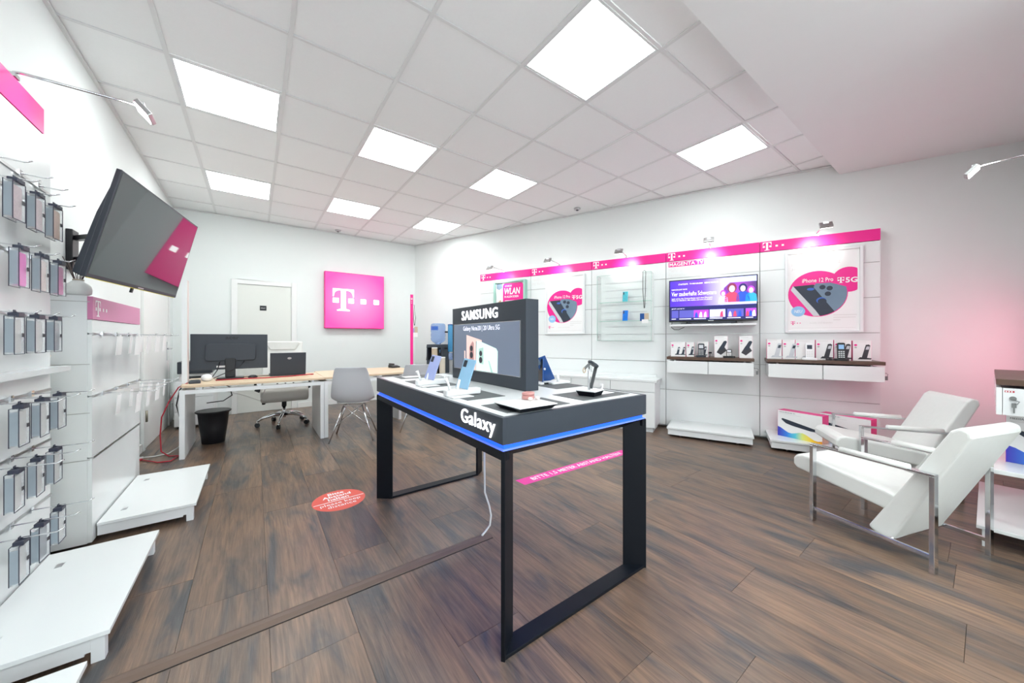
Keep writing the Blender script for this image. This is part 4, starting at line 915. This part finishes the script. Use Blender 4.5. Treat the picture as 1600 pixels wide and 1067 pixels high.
MB().box(-hw+.004, hw-.004, -F+.022, 0, .770, .920).build('carcass', 'white_satin', t)
for a, b in ((-hw+.004, -.004), (.004, hw-.004)): MB().box(a, b, -F, -F+.020, .768, .922).build('drawer_front', 'white_gloss', t, bevel=.002)
# the end towards -x world is local +x
MB().box(hw-.0042, hw-.0035, -F+.028, -F+.060, .897, .907).build('maker_plate', 'cable_red', t)
for i in range(3): MB().box(hw-.0036, hw-.0031, -F+.031+i*.009, -F+.036+i*.009, .899, .905).build('plate_mark', 'logo_white', t)
MB().cyl((hw-.006, -F+.055, .865), (hw+.004, -F+.055, .865), .012, seg=16).build('lock', 'dull_metal', t)
MB().tube([(hw+.004, -F+.058, .858), (hw+.010, -F+.075, .850), (hw+.008, -F+.068, .835), (hw+.006, -F+.060, .838)], .0022, 6).box(hw+.004, hw+.007, -F+.050, -F+.066, .815, .840).box(hw+.0045, hw+.0065, -F+.055, -F+.061, .785, .815).build('key', 'dull_metal', t)
t = empty('brochure_tray', (3.90, YN+.20, .9705), PI, 'pale tray lying on the brown top at the right edge', 'tray')
MB().box(-.48, .48, -.10, .10, 0, .012).box(-.48, .48, .085, .10, .012, .06).build('tray', 'white_satin', t, bevel=.003)
t = empty('wall_shelf', (3.90, YN+.081, 0), PI, 'white shelf carrying a router carton at the right edge', 'shelf')
MB().prism(rrect(0, -.19, 1.02, .40, .03), lambda u, v, w_: (u, v, w_), .430, .455).build('board', 'white_gloss', t, bevel=.003)
for x in (-.4, .4): MB().box(x-.012, x+.012, -.32, 0, .408, .4295).build('bracket', 'steel', t)
t = empty('display_plinth', (3.90, YN+.081, 0), PI, 'low white plinth at the right picture edge behind the armchair leg', 'plinth')
MB().box(-.52, .52, -.42, 0, .098, .118).build('deck', 'white_gloss', t, bevel=.002); MB().box(-.46, .46, -.40, -.385, .03, .098).build('apron', 'white_satin', t)
for x in (-.49, .49): MB().box(x-.02, x+.02, -.40, -.37, 0, .098).build('foot', 'white_satin', t)
router_box((3.62, -.262, .4556), -PI/2-.12, 'router carton on the white shelf at the right picture edge')
arm_lamp((3.957, YN+.085, 2.352), PI, 'chrome arm lamp with a bright lens at the right picture edge', energy=8.0)

# ------------------------------------------------------------------ desks
def desk(loc, rz, L, D_, label, left_panel=True, right_panel=True, setback=0.0, corner=False, skew=0.0):
    """local x along the front edge from 0 to L, depth towards +y"""
    t = empty('desk', loc, rz, label, 'desk', 'beech topped white desks')
    if corner: poly = [(.12, 0), (L, 0), (L, D_), (0, D_), (0, .10), (.02, .03), (.06, .008)]
    else: poly = [(0, 0), (L, 0), (L, D_), (skew, D_)]
    MB().prism(poly, lambda u, v, w_: (u, v, w_), .705, .730).build('table_top', 'beech', t, bevel=.003)
    MB().box(.03, L-.02, .015, .05, .640, .682).build('rail', 'white_satin', t, bevel=.002); MB().box(.03+skew, L-.02, D_-.06, D_-.03, .640, .682).build('rail', 'white_satin', t, bevel=.002)
    for x in (.16, L/2, L-.12): MB().box(x-.012, x+.012, .02, D_-.05, .682, .705).build('spacer', 'silver', t)
    if left_panel: MB().prism([(.0, .012), (.042, .012), (.042+skew*.97, D_-.02), (skew*.97, D_-.02)], lambda u, v, w_: (u, v, w_), 0, .682).build('side_panel', 'white_satin', t, bevel=.002)
    if right_panel: MB().box(L-.042-setback*.6, L-.002-setback*.6, .012+setback, D_-.02, 0, .682).build('side_panel', 'white_satin', t, bevel=.002)
    return t
desk((-.602, 4.705, 0), 0, 1.275, .80, 'beech topped white desk carrying the monitor and laptop', corner=True)
desk((.676, 4.715, 0), math.radians(6.5), 1.30, .95, 'beech topped white desk behind the grey shell chairs', setback=.30, skew=.112)

# upright posts at the desk ends
def post(loc, rz, label, top, face='magenta'):
    t = empty('partition_post', loc, rz, label, 'post', 'magenta partition posts at the desk ends')
    MB().box(-.022, .022, 0, .03, .731, top).build('post', 'white_satin', t); MB().box(-.022, .022, -.004, 0, .731, top).build('face_strip', face, t)
    return t
p = post((1.985, 5.36, 0), -.35, 'slim magenta upright post at the far desk end', 1.885)
t_logo('emblem', 'logo_white', p, -.014, 1.80, .032, -.0052, dots=0)
for i in range(2): flatmesh(MB().rect(-.005, .003, 1.77-.025*i, 1.78-.025*i, -.0052), 'emblem_dot', 'logo_white', p)
t = empty('partition_post', (-.575, 4.90, 0), 0, 'slim white upright post with pink edge at the near desk end', 'post', 'magenta partition posts at the desk ends')
MB().box(-.03, .012, 0, .03, .731, 1.80).build('post', 'white_satin', t); MB().box(.0122, .0145, .001, .10, .731, 1.80).build('face_strip', 'rosy_clear', t)
ly = empty('lanyard', (2.028, 5.362, 0), -.35, 'black cord with small coloured cards hanging by the far magenta post', 'lanyard')
MB().tube([(0, 0, 1.40), (-.012, 0, 1.50), (0, 0, 1.72), (.02, 0, 1.52), (.004, 0, 1.40)], .004, 6).build('cord', 'cable_black', ly)
MB().box(-.05, .0, -.004, 0, 1.26, 1.36).build('card', 'phone_lilac', ly); MB().box(.0, .05, -.008, -.0045, 1.29, 1.38).build('card', 'tan', ly); MB().box(-.02, .05, -.012, -.009, 1.22, 1.29).build('tag', 'paper', ly); MB().cyl((-.0235, .008, 1.722), (.006, .0, 1.722), .004, seg=8).build('peg', 'steel', ly)

# monitor (seen from behind)
t = empty('monitor', (-.229, 5.305, .7302), 0, 'large black monitor seen from behind on the desk', 'monitor')
MB().box(-.356, .356, 0, .022, .105, .517).build('panel', 'dark_plastic', t, bevel=.004)
MB().prism(rrect(.005, .305, .47, .20, .03), lambda u, v, w_: (u, w_, v), -.032, 0.001).build('rear_housing', 'dark_plastic', t, bevel=.008)
MB().box(-.05, .045, -.05, -.02, .015, .235).build('stand_neck', 'black_plastic', t, bevel=.006)
MB().prism(rrect(0, 0, .25, .19, .03), lambda u, v, w_: (u, v-.02, w_), 0, .014).build('stand_foot', 'black_plastic', t, bevel=.004)
text('lettering', 'acer', 'black_plastic', t, -.05, .457, .13, .030, -.0008, bold=.03, depth=.002)
MB().box(-.13, -.045, -.004, 0, .128, .150).build('rating_label', 'paper', t)
MB().tube([(-.10, -.01, .19), (-.12, -.04, .10), (-.16, -.09, .03), (-.20, -.16, .006)], .005, 6).tube([(.13, -.01, .20), (.09, -.05, .14), (-.02, -.06, .08), (-.15, -.10, .015)], .005, 6).build('cable', 'cable_black', t)
# laptop (lid back towards the camera)
t = empty('laptop', (.34, 5.215, .7302), .02, 'open black laptop seen from behind beside the monitor', 'laptop')
MB().box(-.19, .19, .01, .27, 0, .018).build('base', 'dark_plastic', t, bevel=.003)
M = Matrix.Translation((0, .012, .016)) @ Matrix.Rotation(.12, 4, 'X')
MB().box(-.19, .19, -.008, 0, 0, .275, M).build('lid', 'dark_plastic', t, bevel=.003)
b = MB(); b.add([tuple(M @ Vector((.022*math.cos(2*PI*i/20)+.01, -.0088, .205+.014*math.sin(2*PI*i/20)))) for i in range(20)], [tuple(range(20))]); b.build('emblem', 'steel', t, fix=False)
t = empty('computer_mouse', (-.02, 5.02+.16, .7302), .4, 'black computer mouse on the desk between monitor and laptop', 'mouse')
MB().lathe([(.02, 0), (.034, .006), (.033, .018), (.022, .030), (.008, .034)], seg=14, sx=1.5).build('body', 'black_plastic', t); MB().cyl((-.012, -.006, .033), (-.012, .006, .033), .006, seg=10).build('wheel', 'steel', t)
t = empty('desk_pad', (.02, 5.26, .7302), 0, 'dark brown pad lying under the computer mouse', 'desk pad')
o = MB().box(-.17, .13, .03, .12, 0, .004).build('pad', 'walnut', t); MB().box(-.17, .13, .118, .122, 0, .006).build('hem', 'rug_dark', t)
t = empty('smart_speaker', (-.425, 5.06, .7302), 0, 'round white smart speaker on the desk before the monitor', 'speaker')
MB().lathe([(.022, 0), (.040, .009), (.048, .030), (.045, .054), (.030, .072), (.010, .078)], seg=22).build('shell', 'white_plastic', t); MB().lathe([(.020, .0), (.022, .003)], (0, 0, .0735), 16).build('ring', 'print_light', t)
t = empty('card_reader', (-.515, 4.955, .7302), .1, 'flat black device at the desk corner by the white speaker', 'device')
MB().box(-.04, .05, -.10, .10, 0, .022).build('body', 'dark_plastic', t, bevel=.004); MB().box(-.03, .04, .0, .08, .022, .026).build('lid', 'mat_grey', t)
t = empty('loose_cable', (0, 0, .7302), 0, 'red cable lying in a line across the desk before the laptop', 'cable')
MB().tube([(-.35, 5.05, .006), (-.1, 5.06, .006), (.10, 5.02, .006), (.35, 5.06, .006), (.50, 5.10, .010), (.585, 5.16, .008)], .007, 6).build('cord', 'cable_red', t); MB().box(.58, .61, 5.15, 5.17, 0, .012).build('plug', 'cable_red', t)
t = empty('desk_phone', (1.80, 5.62, .7302), .3, 'small black desk telephone at the far desk end', 'telephone')
MB().prism([(-.05, 0), (.07, 0), (.07, .045), (-.05, .02)], lambda u, v, w_: (w_, u, v), -.07, .07).build('body', 'black_plastic', t, bevel=.004)
MB().box(-.066, -.03, -.05, .07, .045, .07).build('receiver', 'black_plastic', t, bevel=.01); MB().box(.0, .055, .0, .05, .036, .044).build('display', 'art_silver', t)
# papers stacked under the second desk, cables at the near desk end
t = empty('loose_cable', (0, 0, 0), 0, 'red network cable hanging from the near desk corner to the floor', 'cable')
MB().tube([(-.56, 4.90, .738), (-.625, 4.87, .70), (-.70, 4.92, .56), (-.76, 4.95, .40), (-.77, 4.95, .22), (-.76, 4.93, .06), (-.70, 4.90, .010), (-.62, 4.86, .008), (-.66, 4.70, .008), (-.75, 4.72, .008), (-.90, 4.92, .008)], .006, 6).build('cord', 'cable_red', t); MB().box(-.92, -.89, 4.91, 4.935, 0, .016).build('plug', 'cable_red', t)
t = empty('loose_cable', (0, 0, 0), 0, 'white cable trailing on the floor left of the desk', 'cable')
MB().tube([(-.62, 5.25, .10), (-.66, 5.15, .03), (-.72, 5.02, .008), (-.82, 4.98, .008), (-.92, 5.0, .008)], .006, 6).build('cord', 'cable_white', t); MB().box(-.93, -.90, 4.99, 5.01, 0, .016).build('plug', 'white_plastic', t)
t = empty('loose_cable', (0, 0, 0), 0, 'black cable loop hanging behind the near desk corner', 'cable')
MB().tube([(-.50, 5.02, .737), (-.58, 5.02, .735), (-.635, 5.02, .66), (-.66, 5.02, .50), (-.64, 5.02, .38), (-.625, 5.02, .50), (-.635, 5.02, .64), (-.61, 5.03, .737)], .006, 6).build('cord', 'cable_black', t)
t = empty('loose_cable', (0, 0, 0), 0, 'black and white wires hanging in the leg space under the desk', 'cable')
MB().tube([(-.35, 5.35, .69), (-.24, 5.35, .62), (-.22, 5.35, .52), (-.30, 5.36, .46), (-.45, 5.36, .45)], .006, 6).build('dark_wire', 'cable_black', t); MB().tube([(-.50, 5.36, .68), (-.35, 5.37, .60), (-.10, 5.37, .50), (.05, 5.37, .42), (.12, 5.37, .60)], .004, 6).build('white_wire', 'cable_white', t)
# waste bin
t = empty('waste_bin', (-.385, 5.30, 0), 0, 'black plastic waste bin under the desk', 'bin')
MB().lathe([(.095, 0), (.104, .004), (.126, .18), (.142, .340), (.158, .350), (.162, .366), (.155, .370), (.139, .345), (.122, .18), (.098, .012), (.02, .010)], seg=28).build('bucket', 'black_plastic', t)
MB().lathe([(.157, .354), (.164, .356), (.164, .366), (.157, .368)], seg=28).build('rim', 'black_plastic', t)
o = MB().add([(-.10, -.02, .352), (-.02, -.09, .356), (.02, -.03, .366), (-.05, .04, .358)], [(0, 1, 2, 3)]).build('paper_scrap', 'paper', t, fix=False)
# drawer pedestal with printer
t = empty('drawer_pedestal', (-.655, 6.32, 0), 0, 'white drawer pedestal in the back corner behind the desk', 'drawers')
MB().box(-.20, .20, 0, .55, .03, .62).build('carcass', 'white_satin', t, bevel=.003)
for z0, z1 in ((.04, .22), (.23, .41), (.42, .58)): MB().box(-.195, .195, -.016, -.001, z0, z1).build('drawer_front', 'white_satin', t, bevel=.003)
for x in (-.15, .15): MB().box(x-.02, x+.02, .05, .5, 0, .03).build('foot', 'black_plastic', t)
t = empty('printer', (-.655, 6.33, .6205), 0, 'dark printer on the white drawer pedestal', 'printer')
MB().box(-.18, .18, .06, .46, .10, .26).build('body', 'dark_plastic', t, bevel=.008); MB().box(-.16, .16, .08, .44, 0, .10).build('base', 'print_light', t); MB().prism([(-.02, .05), (.06, .03), (.06, .05), (-.02, .07)], lambda u, v, w_: (w_, u, v), -.12, .12).build('paper_tray', 'black_plastic', t)

# ------------------------------------------------------------------ office chair
t = empty('office_chair', (.33, 5.83, 0), 0, 'white padded office chair on chrome star base behind the desk', 'office chair')
def pad(name, m, pts, wd, rim, bev):
    return MB().prism(pts, lambda u, v, w_: (w_, u, v), -wd/2, wd/2).build(name, m, t, bevel=bev, seg=3)
pad('seat', 'office_fabric', [(-.26, .35), (-.31, .40), (-.30, .51), (-.22, .558), (.05, .53), (.20, .55), (.22, .45), (.18, .365)], .54, 0, .03)
pad('backrest', 'leather', [(.17, .50), (.22, .48), (.30, .75), (.34, 1.12), (.315, 1.155), (.27, 1.15), (.235, .95), (.20, .75)], .50, 0, .03)
MB().prism([(-.15, 1.03), (.15, 1.03), (.215, 1.135), (.19, 1.155), (-.19, 1.155), (-.215, 1.135)], lambda u, v, w_: (u, w_, v), .235, .27).build('headrest', 'leather', t, bevel=.012, seg=3)
for sx in (-1, 1):
    MB().bars([(sx*.27, .12, .47), (sx*.325, .12, .50), (sx*.325, .12, .66)], .03, .05).build('arm_support', 'black_plastic', t)
    MB().prism(rrect(0, 0, .09, .26, .03), lambda u, v, w_: (sx*.325+u, .02+v, w_), .66, .69).build('armrest', 'seat_grey', t, bevel=.008)
MB().cyl((0, 0, .25), (0, 0, .345), .03).build('gas_spring', 'black_plastic', t); MB().cyl((0, 0, .10), (0, 0, .25), .022).build('column', 'chrome', t)
MB().box(-.10, .10, -.09, .12, .335, .36).build('mechanism', 'black_plastic', t); MB().bar((-.09, -.02, .345), (-.24, -.10, .33), .012).cyl((-.235, -.10, .315), (-.235, -.10, .34), .02).build('lever', 'black_plastic', t)
for k in range(5):
    a = math.radians(-105+72*k); c, s_ = math.cos(a), math.sin(a)
    MB().tube([(.02*c, .02*s_, .145), (.12*c, .12*s_, .150), (.24*c, .24*s_, .118), (.305*c, .305*s_, .078)], .02, 8, rs=[.026, .022, .017, .013]).build('base_leg', 'chrome', t)
    cs = MB().cyl((.305*c-.02*s_, .305*s_+.02*c, .03), (.305*c-.004*s_, .305*s_+.004*c, .03), .03, seg=14).cyl((.305*c+.004*s_, .305*s_-.004*c, .03), (.305*c+.02*s_, .305*s_-.02*c, .03), .03, seg=14).build('caster', 'black_plastic', t)
    MB().cyl((.305*c, .305*s_, .03), (.305*c, .305*s_, .08), .008).build('caster_stem', 'chrome', cs)
for x in (-.09, 0, .09): MB().tube([(x, -.255, .60), (x+.003, -.275, .57), (x-.012, -.27, .548)], .010, 6).build('hook_pull', 'black_plastic', t)

# ------------------------------------------------------------------ grey shell chairs
def shell_chair(loc, rz, label):
    """local front = +y"""
    t = empty('shell_chair', loc, rz, label, 'chair', 'grey shell chairs at the desk')
    # centre line of the bucket from front lip to top of the back: (y, z, half width, side lift)
    prof = [(.215, .425, .165, .00), (.20, .435, .200, .01), (.12, .425, .225, .035), (.0, .412, .235, .06), (-.10, .418, .240, .085), (-.17, .455, .240, .10), (-.205, .53, .235, .08), (-.222, .62, .222, .055), (-.235, .71, .205, .035), (-.248, .80, .188, .018), (-.256, .855, .172, .004), (-.258, .868, .155, -.006)]
    nx = 10; V = []; Fc = []
    for i, (y, z, hw_, lift) in enumerate(prof):
        a = prof[max(i-1, 0)]; b = prof[min(i+1, len(prof)-1)]; d = Vector((b[0]-a[0], b[1]-a[1])).normalized(); nn = Vector((d.y, -d.x))   # inner side
        if i < 5 or nn.y < 0: pass
        for j in range(nx+1):
            u = -1+2*j/nx; q = abs(u)**2.4*lift
            V.append((u*hw_, y-nn.x*-q if False else y+(-d.y)*-q*0+(abs(d.y))*q, z+abs(d.x)*q))
    for i in range(len(prof)-1):
        for j in range(nx): a = i*(nx+1)+j; Fc.append((a, a+1, a+nx+2, a+nx+1))
    b = MB().add(V, Fc, True); o = b.build('shell', 'shell', t, smooth=True)
    sd = o.modifiers.new('solid', 'SOLIDIFY'); sd.thickness = .009; sd.offset = 0; ss = o.modifiers.new('sub', 'SUBSURF'); ss.levels = 1; ss.render_levels = 1
    MB().prism(rrect(0, .02, .36, .34, .09), lambda u, v, w_: (u, v, w_), .432, .448).build('cushion', 'seat_grey', t, bevel=.008)
    for sx in (-1, 1):
        for sy in (-1, 1):
            MB().cyl((sx*.10, sy*.10, .405), (sx*.235, sy*.225, 0), .0085, seg=10).build('leg', 'chrome', t)
    MB().bars([(-.10, -.10, .405), (.10, -.10, .405), (.10, .10, .405), (-.10, .10, .405), (-.10, -.10, .405)], .014, .010).build('seat_ring', 'steel', t)
    MB().cyl((-.10, -.10, .40), (.175, -.165, .175), .004, seg=6).cyl((.10, -.10, .40), (-.175, -.165, .175), .004, seg=6).cyl((-.10, .10, .40), (.175, .165, .175), .004, seg=6).cyl((.10, .10, .40), (-.175, .165, .175), .004, seg=6).build('cross_wire', 'chrome', t)
    return t
shell_chair((.972, 4.56, 0), math.radians(-20), 'grey shell chair with wire legs, left of the dark table')
shell_chair((1.79, 4.53, 0), math.radians(-24), 'grey shell chair mostly hidden behind the dark table')

# ------------------------------------------------------------------ water cooler
c = RW(.90, .30)
t = empty('water_cooler', c, RWA+.3, 'dark water cooler with an upturned blue bottle in the back corner', 'water cooler')
MB().box(-.155, .155, -.16, .16, 0, .80).box(-.155, .155, .02, .16, .80, 1.03).box(-.155, .155, -.16, .16, 1.03, 1.085).box(-.155, -.13, -.16, .02, .80, 1.03).box(.13, .155, -.16, .02, .80, 1.03).build('cabinet', 'charcoal', t, bevel=.006)
for x in (-.06, .06): MB().cyl((x, .02, .98), (x, -.06, .975), .014).cyl((x, -.05, .975), (x, -.05, .93), .010).build('tap', 'sky_blue' if x > 0 else 'cable_red', t)
MB().lathe([(.045, 1.075), (.05, 1.10), (.10, 1.13), (.130, 1.16), (.137, 1.20), (.130, 1.22), (.137, 1.24), (.137, 1.28), (.130, 1.30), (.137, 1.32), (.137, 1.43), (.130, 1.46), (.11, 1.475), (.02, 1.475)], seg=28).build('bottle', 'water', t)
b = MB(); n_ = 8
for i in range(n_): pass
P = [(.1385*math.cos(a), .1385*math.sin(a), z) for z in (1.35, 1.42) for a in [math.radians(-135+70*i/n_) for i in range(n_+1)]]
b.add(P, [(i, i+1, n_+2+i, n_+1+i) for i in range(n_)]); b.build('bottle_label', 'art_blue', t, fix=False)
c2 = RW(1.17, .26)
t = empty('cup_dispenser', c2, RWA+.3, 'blue cup tube beside the water cooler bottle', 'cup dispenser')
MB().lathe([(.045, .95), (.05, .96), (.05, 1.44), (.046, 1.45)], seg=20).build('tube', 'cup_tube', t); MB().lathe([(.052, 1.44), (.052, 1.455), (.02, 1.46)], seg=20).build('cap', 'phone_navy', t); MB().lathe([(.036, .80), (.042, .93)], seg=16).build('cup', 'water', t)
MB().box(-.11, -.05, -.02, .02, 1.0, 1.03).box(-.11, -.05, -.02, .02, 1.3, 1.33).build('bracket', 'black_plastic', t)
for k, (s_, off, m, h, lb) in enumerate(((1.0, .50, 'tan', 1.02, 'tall beige cardboard tube standing before the water cooler'), (1.16, .47, 'cups', .85, 'shorter pale tube standing at the right of the water cooler'))):
    t = empty('poster_tube', RW(s_, off), 0, lb, 'tube'); MB().lathe([(.05, 0), (.052, .01), (.052, h-.01), (.05, h)], seg=20).build('tube', m, t); MB().lathe([(.053, h-.004), (.053, h+.012), (.01, h+.014)], seg=20).build('lid', 'logo_white', t)

# ------------------------------------------------------------------ left: tilted wall screen
C = Vector((-.498, 3.03, 1.764)); yaw, pit = -.19, -.235
t = empty('wall_screen', C, 0, 'dark television screen tilted down from the left wall', 'television')
t.rotation_euler = (Matrix.Rotation(yaw+PI/2, 4, 'Z') @ Matrix.Rotation(-pit, 4, 'X')).to_euler()
W2, H2 = .492, .276
MB().box(-W2, W2, .0, .022, -H2, H2).build('bezel', 'dark_plastic', t, bevel=.003)
MB().box(-W2+.010, W2-.010, -.0010, .0, -H2+.018, H2-.010).build('screen', 'tv_screen', t)
MB().prism([(-H2, .021), (H2*.75, .021), (H2*.15, .040), (-H2+.01, .052)], lambda u, v, w_: (w_, v, u), -W2+.004, W2-.004).build('rear_housing', 'dark_plastic', t, bevel=.004)
MB().box(-W2+.02, W2-.02, .002, .010, -H2-.003, -H2).build('bottom_edge', 'yellow_edge', t); MB().box(-.025, .035, -.0016, .0, -H2+.004, -H2+.011).build('badge', 'silver', t)
MB().box(-.03, -.015, .02, .03, -H2-.03, -H2).build('sensor', 'black_plastic', t)
t = empty('screen_mount', (XL, 3.52, 1.77), PI/2, 'black swivel wall bracket behind the tilted screen', 'bracket')
MB().box(-.05, .05, -.03, 0, -.13, .13).build('wall_plate', 'black_plastic', t, bevel=.004)
for z0, z1 in ((.08, .06), (-.06, -.03)): MB().bar((0, -.03, z0), (-.20, -.20, z0), .04, .03).bar((-.20, -.20, z0), (-.36, -.345, z1), .04, .03).build('arm', 'black_plastic', t, bevel=.004)
MB().bar((-.355, -.34, -.09), (-.385, -.355, .12), .06, .03).build('head_plate', 'black_plastic', t, bevel=.004)

# ------------------------------------------------------------------ left: display gondolas, front faces +x (local x = world y)
def gondola(y0, y1, xf, ztop, label, rails, hooks, header, deck_x, deck, hook_len, x_back=XL):
    c = (y0+y1)/2; h = (y1-y0)/2
    t = empty('display_gondola', (XL, c, 0), PI/2, label, 'display stand', 'white display stands along the left wall')
    D_ = xf-XL
    MB().box(-h, h, -D_+.018, -.002, .02, ztop).build('carcass', 'white_satin', t, bevel=.002)
    zs = [0.02]+[r for r in rails if .2 < r]+[ztop-(header if header else 0)]
    zs = sorted(set(zs))
    for a, b in zip(zs[:-1], zs[1:]): MB().box(-h, h, -D_, -D_+.0175, a+.004, b-.004).build('panel', 'white_gloss', t)
    for r in rails: MB().box(-h+.005, h-.005, -D_-.006, -D_+.012, r-.006, r+.006).build('rail', 'steel', t)
    if header:
        hb = MB().box(-h, h-(.075 if ztop > 2 else 0), -D_-.003, -D_+.0175, ztop-header, ztop-.004).build('header_band', 'magenta' if ztop > 2 else 'pink_header', t)
        t_logo('emblem', 'logo_white', hb, -h+.04, ztop-header+.018, header-.04, -D_-.0045, gap=.45, dot_size=.26)
    for (yy, z, L) in hooks:
        x = yy-c; MB().tube([(x, -D_+.0, z), (x, -D_-L+.02, z-.004), (x, -D_-L, z+.006)], .0028, 6).box(x-.012, x+.012, -D_-.012, -D_-.006, z-.012, z+.014).build('hook', 'chrome', t)
    if deck:
        f = deck_x-XL
        MB().box(deck[0]-c, deck[1]-c, -f, -D_-.008, .095, .113).build('deck', 'white_gloss', t, bevel=.002)
        MB().box(deck[0]-c+.01, deck[1]-c-.01, -f+.05, -f+.066, .045, .095).box(deck[0]-c+.012, deck[0]-c+.028, -f+.066, -D_-.008, .035, .095).build('apron', 'white_satin', t)
        for xx in (deck[0]-c+.03, deck[1]-c-.03): MB().box(xx-.018, xx+.018, -f+.015, -f+.05, 0, .095).build('foot', 'white_satin', t)
        for xx in (deck[0]-c+.16, deck[1]-c-.16): MB().box(xx-.02, xx+.02, -D_-.10, -D_-.075, .113, .1145).build('cable_slot', 'silver', t)
    return t
mat('pink_header', (0.64, 0.23, 0.41), 0.4, noise=0.02)
R1 = [1.926, 1.836, 1.572, 1.306, .943, .689, .405]
HY = [2.28, 2.45, 2.62]
hooks1 = [(y, 1.926, .10) for y in (2.34, 2.52, 2.68)]+[(y, z, .14 if z > 1.2 else .20) for z in R1[1:] for y in HY]
g1 = gondola(1.90, 2.83, -.84, 2.33, 'tall white stand hung with phone cases at the left edge', R1, hooks1, .125, -.437, (1.945, 2.79), .2)
MB().box(-.46, .46, -.20, -.135, 1.035, 1.06).build('ledge', 'white_gloss', g1)
gondola(.93, 1.85, -.84, 2.33, 'white stand whose low deck shows at the bottom left corner', R1[1:], [], .125, -.455, (.95, 1.80), .2)
hooks2 = [(y, z, .25) for z in (1.226, .865) for y in (3.20, 3.46, 3.73, 3.98)]
g2 = gondola(3.06, 4.09, -.757, 1.445, 'low white stand with price cards, beneath the tilted screen', [1.226, .865, .51], hooks2, .135, -.312, (3.10, 3.99), .25)
# end panel grooves of the low stand, facing the camera
for z in (.50, .77, 1.05, 1.41): MB().box(-.5155, -.515, -.205, -.005, z-.002, z+.002).build('end_groove', 'steel', g2)
arm_lamp((-.855, 2.51, 2.345), PI/2, 'chrome arm lamp with bright lens at the upper left', reach=.40, group='chrome arm lamps on the header bands', energy=4.0)
# price cards
pc = None
for z, row in ((1.226, 'upper'), (.865, 'lower')):
    for y, hk in ((3.20, 'first'), (3.46, 'second'), (3.73, 'third'), (3.98, 'fourth')):
        for q, fb in ((.08, 'rear'), (.165, 'front')):
            if pc is None:
                pc = empty('price_card', (0, 0, 0), PI/2); M = Matrix.Rotation(.06, 4, 'X')
                MB().box(-.045, .045, -.001, .001, -.128, -.012, M).build('card', 'paper', pc); MB().box(-.008, .008, -.003, .003, -.014, .0).build('clip', 'logo_white', pc); r = pc
            else: r = copy_tree(pc)
            r.location = (-.757+q, y+random.uniform(-.012, .012), z-.002); r.rotation_euler = (0, 0, PI/2+random.uniform(-.12, .12))
            tag(r, '%s white price card on the %s hook of the %s row, low stand' % (fb, hk, row), 'price card', 'price cards on the low stand')
# phone case packs
ROWN = ['top row', 'second row', 'third row', 'fourth row', 'fifth row', 'lowest row']
CASES = [['glitter', 'glitter', 'peach_case'], ['hot_case', 'rosy_clear', 'pink_case'], ['grey_case', 'grey_case', 'smoke_case'], ['grey_case', 'grey_case', 'grey_case'], ['grey_case', 'grey_case', 'grey_case'], ['grey_case', 'smoke_case', 'grey_case']]
CN = {'glitter': 'glittery', 'peach_case': 'peach', 'hot_case': 'hot pink', 'rosy_clear': 'pale rose', 'pink_case': 'pink', 'grey_case': 'clear', 'smoke_case': 'smoky'}
POSN = ['nearest the left picture edge', 'in the middle of its row', 'at the far end of its row']
def case_pack(loc, m, label):
    t = empty('phone_case_pack', loc, PI/2+random.uniform(-.05, .05), label, 'phone case', 'boxed phone cases on hooks')
    w2, h_, d_ = .042, .150, .024
    MB().box(-w2, w2, -d_, .0, -.018-h_, -.018).build('blister', 'clear_pack', t, bevel=.002)
    MB().prism(rrect(0, -.018-h_/2-.004, .066, .132, .010), lambda u, v, w_: (u, w_, v), -d_+.005, -.006).build('case', m, t, bevel=.002)
    ol = MB()
    for yy in (-d_, 0): ol.bars([(-w2, yy, -.018), (w2, yy, -.018), (w2, yy, -.018-h_), (-w2, yy, -.018-h_), (-w2, yy, -.018)], .0022, .0022)
    ol.build('pack_edge', 'clip_dark', t)
    MB().box(-.026, .026, -d_-.006, -.002, -.022, -.004).box(-.009, .009, -.014, -.010, -.004, .008).build('hang_clip', 'clip_dark', t, bevel=.002)
    MB().box(w2-.026, w2-.006, -d_-.0018, -d_-.001, -.10, -.085).build('price_label', 'print_dark', t)
    MB().box(-w2-.0012, -w2-.0002, -d_+.002, -.002, -.16, -.03).build('side_card', 'side_tint', t)
for r_, z in enumerate(R1[1:]):
    for k, y in enumerate(HY):
        case_pack((-.84+.062+.012*(r_ % 2), y, z-.001), CASES[r_][k], '%s phone case pack in the %s, %s' % (CN[CASES[r_][k]], ROWN[r_], POSN[k]))
t = empty('reed_diffuser', (-.825, 3.125, 1.4455), 0, 'white vase with dark reed sticks on the low stand', 'vase')
MB().lathe([(.032, 0), (.050, .010), (.055, .035), (.049, .058), (.032, .078), (.022, .088), (.022, .096), (.018, .096), (.017, .084), (.008, .082)], seg=26).build('vase', 'ceramic', t)
MB().lathe([(.0225, .089), (.0235, .095)], seg=20).build('neck_ring', 'tan', t)
for k in range(10):
    a = k*.65; rr = .012; MB().cyl((rr*math.cos(a), rr*math.sin(a), .083), (rr*math.cos(a)*(3.6+.6*(k % 3)), rr*math.sin(a)*(3.6+.4*(k % 2)), .185+.018*(k % 3)), .0022, seg=6).build('reed', 'reed', t)
t = empty('file_board', (-.90, 2.92, 0), 0, 'olive green board standing in the gap between the two left stands', 'board')
MB().box(-.015, .015, -.06, .06, 0.0, 1.10).build('board', 'olive', t, bevel=.003); MB().box(-.017, .017, -.062, .062, 1.10, 1.112).build('edge', 'tan', t)
